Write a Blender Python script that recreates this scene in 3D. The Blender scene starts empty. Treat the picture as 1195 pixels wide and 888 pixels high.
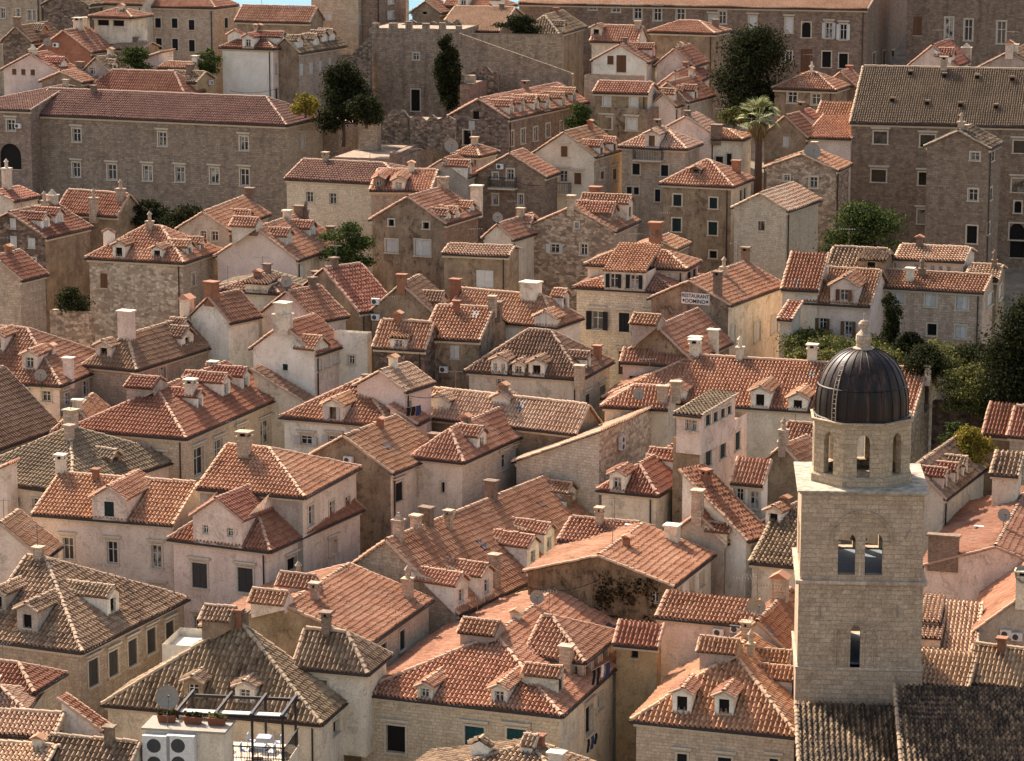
import bpy, math, random
import numpy as np
from mathutils import Vector, Matrix
random.seed(7)
rng = np.random.default_rng(7)
SC = bpy.context.scene
COL = SC.collection
# ------------------------------------------------------------------ camera model used to survey the town
FPX = 3260.0
CX, CY = 597.5, 444.0
PITCH = math.atan(644.0 / FPX)
CAMZ = 70.0
CP, SP = math.cos(PITCH), math.sin(PITCH)
_T = [(-60, 348), (0, 325), (50, 305), (140, 275), (250, 245), (340, 225), (444, 207), (560, 190), (700, 172), (888, 155), (960, 149)]
def zc_of(v): return float(np.interp(v, [t[0] for t in _T], [t[1] for t in _T]))
def ray(u, v):
    a, b = (u - CX) / FPX, (CY - v) / FPX
    return np.array([a, CP + b * SP, -SP + b * CP])
def pt(u, v, zc): return np.array([0, 0, CAMZ]) + ray(u, v) * zc
def proj(p):
    x, y, z = p[0], p[1], p[2] - CAMZ
    zc = y * CP - z * SP
    return CX + FPX * x / zc, CY - FPX * (y * SP + z * CP) / zc
_G = [pt(CX, t[0], t[1]) for t in _T][::-1]
_GY = [g[1] for g in _G]; _GZ = [g[2] - 10.0 for g in _G]
def gz(x, y): return float(np.interp(y, _GY, _GZ))
# tile-relative survey coordinates (photo read in 2.96x enlargements)
TO = [0.0, 0.0, 2.96]
def tile(x, y, s=2.96): TO[0], TO[1], TO[2] = x, y, s
def q(p): return (TO[0] + p[0] / TO[2], TO[1] + p[1] / TO[2])

# ------------------------------------------------------------------ mesh helpers
class MB:
    def __init__(s): s.v = []; s.f = []; s.m = []; s.uv = []
    def face(s, pts, mi=0, uv=None):
        b = len(s.v); s.v.extend([tuple(p) for p in pts]); s.f.append(tuple(range(b, b + len(pts)))); s.m.append(mi)
        s.uv.append(uv)
    def quads(s, vs, fs, mi=0):
        b = len(s.v); s.v.extend([tuple(p) for p in vs])
        for f in fs: s.f.append(tuple(b + i for i in f)); s.m.append(mi); s.uv.append(None)
    def box(s, x0, x1, y0, y1, z0, z1, mi=0):
        v = [(x0,y0,z0),(x1,y0,z0),(x1,y1,z0),(x0,y1,z0),(x0,y0,z1),(x1,y0,z1),(x1,y1,z1),(x0,y1,z1)]
        s.quads(v, [(0,3,2,1),(4,5,6,7),(0,1,5,4),(1,2,6,5),(2,3,7,6),(3,0,4,7)], mi)
    def taper(s, cx, cy, z0, z1, w0, d0, w1, d1, mi=0):
        v = []
        for z, w, d in ((z0,w0,d0),(z1,w1,d1)):
            v += [(cx-w/2,cy-d/2,z),(cx+w/2,cy-d/2,z),(cx+w/2,cy+d/2,z),(cx-w/2,cy+d/2,z)]
        s.quads(v, [(0,3,2,1),(4,5,6,7),(0,1,5,4),(1,2,6,5),(2,3,7,6),(3,0,4,7)], mi)
    def obox(s, o, X, Y, Z, x0, x1, y0, y1, z0, z1, mi=0):
        o = np.array(o, float); X = np.array(X, float); Y = np.array(Y, float); Z = np.array(Z, float)
        c = [(x0,y0,z0),(x1,y0,z0),(x1,y1,z0),(x0,y1,z0),(x0,y0,z1),(x1,y0,z1),(x1,y1,z1),(x0,y1,z1)]
        v = [o + X*a + Y*b + Z*d for a, b, d in c]
        fl = [(0,3,2,1),(4,5,6,7),(0,1,5,4),(1,2,6,5),(2,3,7,6),(3,0,4,7)]
        if np.dot(np.cross(X, Y), Z) < 0: fl = [f[::-1] for f in fl]
        s.quads(v, fl, mi)
    def tube(s, pts, r, n=6, mi=0, r1=None):
        pts = [np.array(p, float) for p in pts]; rings = []
        for i, p in enumerate(pts):
            d = pts[min(i+1, len(pts)-1)] - pts[max(i-1, 0)]; d = d / (np.linalg.norm(d) + 1e-9)
            up = np.array([0, 0, 1.]) if abs(d[2]) < .9 else np.array([1., 0, 0])
            a = np.cross(d, up); a /= np.linalg.norm(a); b = np.cross(d, a)
            rr = r if r1 is None else r + (r1 - r) * i / (len(pts) - 1)
            rings.append([p + a*math.cos(t)*rr + b*math.sin(t)*rr for t in [2*math.pi*k/n for k in range(n)]])
        v = [x for rg in rings for x in rg]; f = []
        for i in range(len(pts)-1):
            for k in range(n):
                k2 = (k+1) % n; f.append((i*n+k, i*n+k2, (i+1)*n+k2, (i+1)*n+k))
        f.append(tuple(range(n))[::-1]); f.append(tuple((len(pts)-1)*n + k for k in range(n)))
        s.quads(v, f, mi)
    def lathe(s, cx, cy, prof, n=24, mi=0, a0=0.0):
        v = []; f = []
        for r, z in prof:
            for k in range(n):
                t = a0 + 2*math.pi*k/n; v.append((cx + r*math.cos(t), cy + r*math.sin(t), z))
        for i in range(len(prof)-1):
            for k in range(n):
                k2 = (k+1) % n; f.append((i*n+k, i*n+k2, (i+1)*n+k2, (i+1)*n+k))
        s.quads(v, f, mi)
    def build(s, name, mats, parent=None, smooth=False):
        me = bpy.data.meshes.new(name); me.from_pydata(s.v, [], s.f)
        if not isinstance(mats, (list, tuple)): mats = [mats]
        for m in mats: me.materials.append(m)
        if len(mats) > 1: me.polygons.foreach_set('material_index', s.m)
        if any(('stone_' in m.name or 'rubble_' in m.name) for m in mats):   # metric box mapping where none was given
            for i, (f, u) in enumerate(zip(s.f, s.uv)):
                if u is None:
                    P = [s.v[k] for k in f]; n = np.cross(np.subtract(P[1], P[0]), np.subtract(P[2], P[0])); k = int(np.argmax(np.abs(n)))
                    s.uv[i] = [((p_[1], p_[2]), (p_[0], p_[2]), (p_[0], p_[1]))[k] for p_ in P]
        if any(u is not None for u in s.uv):
            ul = me.uv_layers.new(name='UVMap'); flat = []
            for f, u in zip(s.f, s.uv):
                for i in range(len(f)): flat.extend(u[i] if u is not None else (0, 0))
            ul.data.foreach_set('uv', flat)
        if smooth: me.polygons.foreach_set('use_smooth', [True]*len(s.f))
        me.update()
        o = bpy.data.objects.new(name, me); COL.objects.link(o)
        if parent is not None: o.parent = parent
        return o
def tag(o, label=None, cat=None, group=None, kind=None):
    if label: o['label'] = label
    if cat: o['category'] = cat
    if group: o['group'] = group
    if kind: o['kind'] = kind
    return o
def empty(name, loc, rz=0.0):
    o = bpy.data.objects.new(name, None); COL.objects.link(o); o.location = loc; o.rotation_euler = (0, 0, rz)
    o.empty_display_size = .3
    return o
class TM:
    """numpy quad soup with uvs: barrel tiles"""
    def __init__(s): s.V = []; s.Q = []; s.U = []; s.M = []; s.n = 0
    def add(s, V, Q, U, mi):
        s.V.append(V); s.Q.append(Q + s.n); s.U.append(U); s.M.append(np.full(len(Q), mi, np.int32)); s.n += len(V)
    def poly(s, pts, mi):
        pts = np.array(pts, float)
        if len(pts) == 3: pts = np.vstack([pts, pts[2:]])
        for i in range(1, len(pts) - 2 + 1, 2):
            j = min(i + 2, len(pts) - 1)
            s.add(pts[[0, i, i+1, j]] if i + 1 < len(pts) else pts[[0, i, i, i]], np.array([[0,1,2,3]]), np.zeros((4,2)), mi)
    def build(s, name, mats, parent, extra=None):
        V = np.vstack(s.V); Q = np.vstack(s.Q); U = np.vstack(s.U); M = np.concatenate(s.M)
        me = bpy.data.meshes.new(name)
        me.vertices.add(len(V)); me.vertices.foreach_set('co', V.astype(np.float32).ravel())
        me.loops.add(len(Q)*4); me.loops.foreach_set('vertex_index', Q.astype(np.int32).ravel())
        me.polygons.add(len(Q)); me.polygons.foreach_set('loop_start', (np.arange(len(Q))*4).astype(np.int32))
        for m in mats: me.materials.append(m)
        me.polygons.foreach_set('material_index', M)
        ul = me.uv_layers.new(name='UVMap'); ul.data.foreach_set('uv', U[Q.ravel()].astype(np.float32).ravel())
        me.update(calc_edges=True); me.validate()
        o = bpy.data.objects.new(name, me); COL.objects.link(o)
        if parent is not None: o.parent = parent
        return o
FX = np.array([0, .24, .38, .62, .76, 1.0]); FH = np.array([0, .1, 1, 1, .1, 0])
def tiles(tm, o, e, s, elen, top, cw=.265, rl=.43, amp=.155, mi=0, jit=1.0, bot=None, under=1):
    """a slope of barrel tiles: o eave start, e along the eave, s up the slope; top = [(x, s)...]"""
    o = np.array(o, float); e = np.array(e, float); s = np.array(s, float); n = np.cross(e, s)
    if n[2] < 0: n = -n
    nc = max(2, int(round(elen / cw))); w = elen / nc
    bx = [t[0] for t in top]; bs = [t[1] for t in top]; smax = max(bs)
    nr = max(1, int(math.ceil(smax / rl)))
    x = (np.arange(nc)[:, None] + FX[None, :]) * w
    lim = np.interp(x, bx, bs)
    lo = np.interp(x, [t[0] for t in bot], [t[1] for t in bot]) if bot else np.zeros_like(x)
    p1, p2, p3 = rng.uniform(0, 6, 3)
    S = np.zeros((nr, 2, nc, 6)); S[:, 0] = (np.arange(nr) * rl)[:, None, None]; S[:, 1] = ((np.arange(nr) + 1) * rl + .05)[:, None, None]
    S[:, 0] += rng.normal(0, .028 * jit, (nr, nc))[:, :, None]
    X = np.broadcast_to(x, S.shape).copy(); X += rng.normal(0, .012 * jit, (nr, 1, nc, 1)) + rng.normal(0, .006 * jit, (1, 1, nc, 1))
    Hh = np.broadcast_to(FH * amp, S.shape).copy()
    Hh[:, 0] *= 1.12; Hh[:, 0] += .052; Hh[:, 1] *= .9
    Hh += rng.normal(0, .006 * jit, (nr, 1, nc, 1))
    S = np.clip(S, lo, lim)
    Hh += .045 * jit * (np.sin(X * .75 + p1) * np.sin(S * .9 + p2) + .6 * np.sin(X * .31 + p3))
    P = o + X[..., None] * e + S[..., None] * s + Hh[..., None] * n
    idx = np.arange(nr * 2 * nc * 6).reshape(nr, 2, nc, 6)
    Q = np.stack([idx[:, 0, :, :-1], idx[:, 0, :, 1:], idx[:, 1, :, 1:], idx[:, 1, :, :-1]], -1).reshape(-1, 4)
    d = S[:, 1] - S[:, 0]; keep = np.maximum(d[..., :-1], d[..., 1:]).reshape(-1) > .004
    uvx = np.broadcast_to(np.arange(nc)[:, None] + FX[None, :] * .98 + .01, S.shape)
    uvy = np.zeros(S.shape); uvy[:, 0] = (np.arange(nr) + .02)[:, None, None]; uvy[:, 1] = (np.arange(nr) + .97)[:, None, None]
    off = rng.integers(0, 900, 2)
    U = np.stack([uvx + off[0], uvy + off[1]], -1).reshape(-1, 2)
    V = P.reshape(-1, 3)
    Q = Q[keep]
    if np.dot(np.cross(e, s), n) < 0: Q = Q[:, ::-1]
    used = np.unique(Q); rm = np.zeros(len(V), np.int64); rm[used] = np.arange(len(used))
    tm.add(V[used], rm[Q], U[used], mi)
    if under is not None:
        ring = [o + e*0 + s*(bot[0][1] if bot else 0), o + e*elen + s*(bot[-1][1] if bot else 0)] + [o + e*t[0] + s*t[1] for t in top[::-1]]
        ring = [r - n * .03 for r in ring]
        for i in range(1, len(ring) - 1):
            tm.add(np.array([ring[0], ring[i], ring[i+1], ring[i+1]]), np.array([[0,1,2,3]]), np.zeros((4,2)), under)
def caps(tm, p0, p1, r=.15, mi=2):
    p0 = np.array(p0, float); p1 = np.array(p1, float); d = p1 - p0; L = np.linalg.norm(d)
    if L < .2: return
    d /= L; a = np.cross(d, [0, 0, 1.]); a /= np.linalg.norm(a); b = np.cross(a, d)
    if b[2] < 0: b = -b
    k = max(1, int(L / .4)); ts = np.linspace(0, L, k + 1); th = np.linspace(-.25, math.pi + .25, 7)
    V = []; Q = []; U = []
    for i in range(k):
        j = rng.normal(0, .012, 2)
        for t, rr, lf in ((ts[i] - .02, r * 1.12, .015), (ts[i+1], r * .94, 0)):
            for x in th: V.append(p0 + d*t + a*(math.cos(x)*rr + j[0]) + b*(math.sin(x)*rr*.9 + lf + j[1])); U.append((i + 300 + .5, 40.5))
        for m in range(6): Q.append((i*14+m, i*14+m+1, i*14+m+8, i*14+m+7))
    tm.add(np.array(V), np.array(Q), np.array(U), mi)
# ------------------------------------------------------------------ materials
def srgb(r, g, b):
    f = lambda c: (c/255/12.92) if c/255 <= .04045 else ((c/255 + .055)/1.055)**2.4
    return (f(r), f(g), f(b), 1)
class NT:
    def __init__(s, name):
        s.m = bpy.data.materials.new(name); s.m.use_nodes = True; s.t = s.m.node_tree; s.t.nodes.clear()
        s.out = s.n('ShaderNodeOutputMaterial'); s.b = s.n('ShaderNodeBsdfPrincipled'); s.l(s.b.outputs[0], s.out.inputs[0])
        s.b.inputs['Specular IOR Level'].default_value = .25
    def n(s, k, **kw):
        x = s.t.nodes.new(k)
        for a, b in kw.items(): setattr(x, a, b)
        return x
    def l(s, a, b): s.t.links.new(a, b)
    def val(s, sock, v):
        if hasattr(v, 'is_output'): s.l(v, sock)
        else: sock.default_value = v
    def noise(s, vec, scale, detail=4, rough=.6, dist=0):
        x = s.n('ShaderNodeTexNoise'); s.l(vec, x.inputs['Vector']); x.inputs['Scale'].default_value = scale
        x.inputs['Detail'].default_value = detail; x.inputs['Roughness'].default_value = rough; x.inputs['Distortion'].default_value = dist
        return x.outputs[0]
    def ramp(s, fac, stops, interp='LINEAR'):
        x = s.n('ShaderNodeValToRGB'); s.l(fac, x.inputs[0]); r = x.color_ramp; r.interpolation = interp
        while len(r.elements) < len(stops): r.elements.new(.5)
        for e, (p, c) in zip(r.elements, stops):
            e.position = p; e.color = c if not isinstance(c, (int, float)) else (c, c, c, 1)
        return x.outputs[0]
    def mix(s, fac, a, b, mode='MIX'):
        x = s.n('ShaderNodeMix', data_type='RGBA', blend_type=mode); s.val(x.inputs[0], fac); s.val(x.inputs[6], a); s.val(x.inputs[7], b)
        return x.outputs[2]
    def math(s, op, a, b=0.0):
        x = s.n('ShaderNodeMath', operation=op); s.val(x.inputs[0], a); s.val(x.inputs[1], b); return x.outputs[0]
    def mapping(s, vec, sc, loc=(0,0,0)):
        x = s.n('ShaderNodeMapping'); s.l(vec, x.inputs[0]); x.inputs['Scale'].default_value = sc; x.inputs['Location'].default_value = loc
        return x.outputs[0]
    def bump(s, h, strength, dist=.02):
        x = s.n('ShaderNodeBump'); s.l(h, x.inputs['Height']); x.inputs['Strength'].default_value = strength; x.inputs['Distance'].default_value = dist
        s.l(x.outputs[0], s.b.inputs['Normal'])
    def coords(s): return s.n('ShaderNodeTexCoord')
    def rnd(s): return s.n('ShaderNodeObjectInfo').outputs['Random']
    def vary(s, col, amt=.25, hue=.02):
        r = s.rnd(); x = s.n('ShaderNodeHueSaturation'); s.l(col, x.inputs['Color'])
        s.l(s.math('ADD', s.math('MULTIPLY', r, amt), 1 - amt/2), x.inputs['Value'])
        r2 = s.math('FRACT', s.math('MULTIPLY', r, 17.3)); s.l(s.math('ADD', s.math('MULTIPLY', r2, hue*2), .5 - hue), x.inputs['Hue'])
        return x.outputs[0]
    def done(s, col, rough=.9): s.val(s.b.inputs['Base Color'], col); s.val(s.b.inputs['Roughness'], rough); return s.m
_MC = {}
def cached(f):
    def g(*a, **k):
        key = (f.__name__, a, tuple(sorted(k.items())))
        if key not in _MC: _MC[key] = f(*a, **k)
        return _MC[key]
    return g
ROOFS = {  # five tile colours of one fired-clay roof, dark to light
 'orange': [(116,76,54),(154,104,76),(176,124,94),(192,144,114),(206,168,140)],
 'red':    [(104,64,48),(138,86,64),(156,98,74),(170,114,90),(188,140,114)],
 'plum':   [(88,60,50),(116,80,66),(130,92,76),(144,106,88),(162,128,108)],
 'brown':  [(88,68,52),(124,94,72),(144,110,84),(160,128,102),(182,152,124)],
 'pale':   [(142,108,84),(176,136,108),(190,152,124),(202,168,140),(214,188,162)],
 'old':    [(80,62,48),(122,98,74),(148,122,94),(170,144,114),(192,170,138)],
 'buff':   [(126,98,72),(168,136,102),(190,158,122),(206,176,140),(218,194,162)],  # paler twin of 'old', its sunlit look put into the colour
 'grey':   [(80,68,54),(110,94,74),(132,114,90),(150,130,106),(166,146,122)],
 'ribbed': [(74,62,50),(104,88,70),(120,102,82),(134,116,94),(148,130,106)],
 'dark':   [(48,40,33),(78,64,51),(104,86,66),(138,116,90),(174,152,124)],
}
@cached
def m_tile(kind, cap=False):
    N = NT('clay_tile_' + kind + ('_cap' if cap else '')); k_ = (1.01, .99) if kind in ('orange', 'red', 'plum', 'pale') else (.985, .97); c = [srgb((r_*.86 + 19)*.97, (g_*k_[0]*.86 + 14)*.97, (b_*k_[1]*.86 + 11)*.97) for r_, g_, b_ in ROOFS[kind]]
    tc = N.coords(); fl = N.n('ShaderNodeVectorMath', operation='FLOOR'); N.l(tc.outputs['UV'], fl.inputs[0])
    wn = N.n('ShaderNodeTexWhiteNoise', noise_dimensions='2D'); N.l(fl.outputs[0], wn.inputs['Vector'])
    big = N.noise(tc.outputs['Object'], .35, 3, .6); sm = N.noise(tc.outputs['Object'], 9, 3, .6)
    f = N.math('ADD', N.math('MULTIPLY', wn.outputs['Value'], .28 if kind not in ('dark',) else .48), N.math('MULTIPLY', big, .7 if kind not in ('dark',) else .8))
    f = N.math('ADD', N.math('ADD', f, -.04 if kind not in ('dark',) else -.25), N.math('MULTIPLY', N.math('ADD', sm, -.5), .2))
    st = [(.06, c[0]), (.28, c[1]), (.5, c[2]), (.7, c[3]), (.95, c[4])]
    if kind in ('dark', 'old'): st = [(.2, c[0]), (.36, c[1]), (.5, c[2]), (.64, c[3]), (.86, c[4])]
    col = N.ramp(f, st)
    if cap:
        col = N.mix(.5, col, srgb(196,168,140))
    dirt = N.ramp(N.noise(tc.outputs['Object'], 1.1, 5, .7), [(.52, 0), (.74, 1)])
    col = N.mix(N.math('MULTIPLY', dirt, .24 if kind not in ('dark','old') else .45), col, srgb(74,62,50))
    if kind in ('old', 'grey', 'dark'):
        li = N.ramp(N.noise(tc.outputs['Object'], 3.5, 4, .7), [(.58, 0), (.68, 1)])
        col = N.mix(N.math('MULTIPLY', li, .45), col, srgb(176,160,124))
    pt_ = N.ramp(N.noise(N.mapping(tc.outputs['UV'], (.09, .12, 1)), 1.0, 2, .5, .8), [(.6, 0), (.62, 1)])   # re-laid patches
    col = N.mix(N.math('MULTIPLY', pt_, .18), col, c[4] if kind not in ('dark', 'old', 'grey') else c[1])
    col = N.vary(col, .3, .006)
    N.bump(sm, .25, .02)
    return N.done(col, .88)
@cached
def m_mortar(): 
    N = NT('roof_mortar'); tc = N.coords(); return N.done(N.ramp(N.noise(tc.outputs['Object'], 4), [(.3, srgb(112,84,66)), (.7, srgb(150,118,94))]), .95)
WALLS = {
 'cream':  ((218,206,184),(202,186,160),(140,122,98)), 'white': ((230,222,206),(214,202,182),(160,146,124)),
 'pink':   ((220,202,184),(206,184,164),(152,130,110)), 'grey': ((190,176,158),(168,152,134),(110,98,84)),
 'stained':((166,144,116),(124,102,80),(70,56,44)),      'ochre': ((190,162,122),(164,136,100),(112,92,70)),
 'creeper': ((150,126,96),(112,90,68),(60,48,36)),
 'terra':  ((156,108,82),(136,92,70),(98,68,52)),
}
@cached
def m_plaster(kind, dirty=.5):
    N = NT('plaster_' + kind); c = [srgb(*x) for x in WALLS[kind]]; tc = N.coords(); ob = tc.outputs['Object']
    col = N.mix(N.ramp(N.noise(ob, .7, 5, .65), [(.35, 0), (.68, 1)]), c[0], c[1])
    st = N.ramp(N.noise(N.mapping(ob, (1.3, 1.3, .28)), 1.0, 6, .75, .5), [(.48, 0), (.74, 1)])
    col = N.mix(N.math('MULTIPLY', st, dirty), col, c[2])
    pa = N.ramp(N.noise(ob, .9, 8, .78, .6), [(.53, 0), (.6, 1)])
    col = N.mix(N.math('MULTIPLY', pa, dirty * .85), col, c[2])
    sp = N.ramp(N.noise(ob, 3.4, 6, .8), [(.56, 0), (.66, 1)])
    col = N.mix(N.math('MULTIPLY', sp, dirty * .5), col, tuple(x*.6 for x in c[2][:3]) + (1,))
    fine = N.noise(ob, 8, 5, .75)
    col = N.mix(.42, col, N.ramp(fine, [(.3, 0.05), (.7, .75)]), 'OVERLAY')
    col = N.vary(col, .14, .006); N.bump(N.noise(ob, 5, 5, .7), .35, .03)
    return N.done(col, .95)
STONES = {
 'stone':  ((198,176,150),(176,154,130),(148,126,104),(112,94,78)), 'pale': ((212,196,172),(196,178,152),(174,154,130),(136,118,100)),
 'tower': ((188,164,136),(168,146,120),(144,122,98),(98,82,66)),
 'dark':   ((156,136,116),(134,114,98),(110,94,80),(72,62,54)),   'warm': ((206,184,156),(190,168,140),(168,146,120),(122,102,84)),
 'brown':  ((152,130,108),(130,108,90),(106,88,74),(70,58,50)),    'fort': ((172,150,126),(148,128,108),(118,102,86),(76,66,56)),
}
@cached
def m_stone(kind, bw=.44, bh=.2, dirty=.5, joint=.4):
    N = NT('stone_' + kind); c = [srgb(*x) for x in STONES[kind]]; tc = N.coords(); ob = tc.outputs['Object']; uv = tc.outputs['UV']
    wob = N.n('ShaderNodeVectorMath', operation='ADD')
    wn = N.n('ShaderNodeTexNoise'); N.l(uv, wn.inputs['Vector']); wn.inputs['Scale'].default_value = 1.1
    sc = N.n('ShaderNodeVectorMath', operation='SCALE'); N.l(wn.outputs['Color'], sc.inputs[0]); sc.inputs['Scale'].default_value = .12
    N.l(uv, wob.inputs[0]); N.l(sc.outputs[0], wob.inputs[1])
    br = N.n('ShaderNodeTexBrick'); N.l(wob.outputs[0], br.inputs['Vector'])
    br.inputs['Scale'].default_value = 1.0; br.inputs['Brick Width'].default_value = bw; br.inputs['Row Height'].default_value = bh
    br.inputs['Mortar Size'].default_value = .018; br.inputs['Mortar Smooth'].default_value = .4; br.inputs['Bias'].default_value = 0
    br.inputs['Color1'].default_value = (0, 0, 0, 1); br.inputs['Color2'].default_value = (1, 1, 1, 1); br.inputs['Mortar'].default_value = (.5, .5, .5, 1)
    br.offset_frequency = 2; br.squash = .8; br.squash_frequency = 3
    f = N.math('ADD', N.math('MULTIPLY', br.outputs['Color'], .36 if kind in ('pale', 'warm', 'stone', 'tower') else .5), N.math('MULTIPLY', N.noise(ob, 1.6, 6, .75), .75))
    col = N.ramp(f, [(.2, c[2]), (.5, c[1]), (.9, c[0])])
    col = N.mix(N.math('MULTIPLY', br.outputs['Fac'], joint), col, c[3])
    st = N.ramp(N.noise(N.mapping(ob, (1.6, 1.6, .3)), .8, 6, .72), [(.48, 0), (.7, 1)])
    col = N.mix(N.math('MULTIPLY', st, dirty), col, c[3])
    pa = N.ramp(N.noise(ob, .45, 6, .75, .8), [(.54, 0), (.64, 1)])
    col = N.mix(N.math('MULTIPLY', pa, dirty * .6), col, N.mix(.5, c[3], c[2]))
    fine = N.noise(ob, 7, 6, .78)
    col = N.mix(.5, col, N.ramp(fine, [(.3, .08), (.7, .85)]), 'OVERLAY')
    sp = N.ramp(N.noise(ob, 2.6, 7, .8), [(.56, 0), (.68, 1)])
    col = N.mix(N.math('MULTIPLY', sp, dirty * .6), col, tuple(x*.55 for x in c[3][:3]) + (1,))
    col = N.vary(col, .14, .006)
    N.bump(N.math('ADD', N.math('MULTIPLY', br.outputs['Fac'], -.8), N.noise(ob, 6, 5, .7)), .6, .03)
    return N.done(col, .95)
@cached
def m_rubble(kind, scale=2.6, dirty=.5):
    N = NT('rubble_' + kind); c = [srgb(*x) for x in STONES[kind]]; tc = N.coords(); ob = tc.outputs['Object']
    mp = N.mapping(tc.outputs['UV'], (scale, scale * 1.7, 1))
    v = N.n('ShaderNodeTexVoronoi', feature='F1'); N.l(mp, v.inputs['Vector']); v.inputs['Scale'].default_value = 1
    e = N.n('ShaderNodeTexVoronoi', feature='DISTANCE_TO_EDGE'); N.l(mp, e.inputs['Vector']); e.inputs['Scale'].default_value = 1
    g = N.n('ShaderNodeSeparateColor'); N.l(v.outputs['Color'], g.inputs[0])
    f = N.math('ADD', N.math('MULTIPLY', g.outputs[0], .55), N.math('MULTIPLY', N.noise(ob, 1.5, 5, .7), .5))
    col = N.ramp(f, [(.2, c[3]), (.45, c[2]), (.65, c[1]), (.9, c[0])])
    ed = N.ramp(e.outputs['Distance'], [(.02, 1), (.12, 0)])
    col = N.mix(N.math('MULTIPLY', ed, .5), col, c[3])
    st = N.ramp(N.noise(N.mapping(ob, (1.4, 1.4, .4)), .7, 6, .72), [(.47, 0), (.68, 1)])
    col = N.mix(N.math('MULTIPLY', st, dirty), col, N.mix(.5, c[3], (.01, .009, .008, 1)))
    col = N.vary(col, .14, .006); N.bump(e.outputs['Distance'], .8, .05)
    return N.done(col, .96)
@cached
def m_flat(name, rgb, rough=.8, metal=0.0, var=.12, sc=6):
    N = NT(name); tc = N.coords(); c = srgb(*rgb); d = tuple(x * (1 - var * 2.2) for x in c[:3]) + (1,)
    N.b.inputs['Metallic'].default_value = metal
    return N.done(N.mix(N.ramp(N.noise(tc.outputs['Object'], sc, 4, .65), [(.35, 0), (.7, 1)]), c, d), rough)
@cached
def m_glass():
    N = NT('window_glass'); tc = N.coords()
    N.b.inputs['Specular IOR Level'].default_value = .5
    r = N.rnd(); cur = N.ramp(r, [(.0, srgb(20,19,20)), (.45, srgb(34,32,32)), (.62, srgb(62,56,50)), (.8, srgb(120,112,100)), (.95, srgb(168,158,142))])
    return N.done(N.mix(N.ramp(N.noise(tc.outputs['Object'], 1.4, 2), [(.4, 0), (.55, 1)]), srgb(24,23,24), cur), .15)
def m_trim(): return m_flat('stone_trim', (198,182,158), .9)
def m_frame(): return m_flat('white_frame', (206,200,190), .6)
SHUT = {'green': (28,46,42), 'brown': (84,58,42), 'grey': (72,68,62), 'white': (206,200,190), 'black': (26,26,28), 'teal': (26,70,70), 'wood': (110,76,50)}
@cached
def m_shutter(k):
    N = NT('shutter_' + k); tc = N.coords(); c = srgb(*SHUT[k])
    w = N.n('ShaderNodeTexWave', wave_type='BANDS', bands_direction='Z'); N.l(tc.outputs['Object'], w.inputs['Vector']); w.inputs['Scale'].default_value = 3.2
    N.bump(w.outputs['Fac'], .6, .03)
    col = N.mix(N.noise(tc.outputs['Object'], 3), c, tuple(x*.65 for x in c[:3]) + (1,))
    return N.done(N.vary(col, .3, .01), .7)
def wallmat(k):
    if callable(k): return k()
    a = k.split(':')
    if a[0] == 'p': return m_plaster(a[1], float(a[2]) if len(a) > 2 else .5)
    if a[0] == 's': return m_stone(a[1], dirty=float(a[2]) if len(a) > 2 else .5)
    if a[0] == 'r': return m_rubble(a[1], dirty=float(a[2]) if len(a) > 2 else .5)
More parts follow.
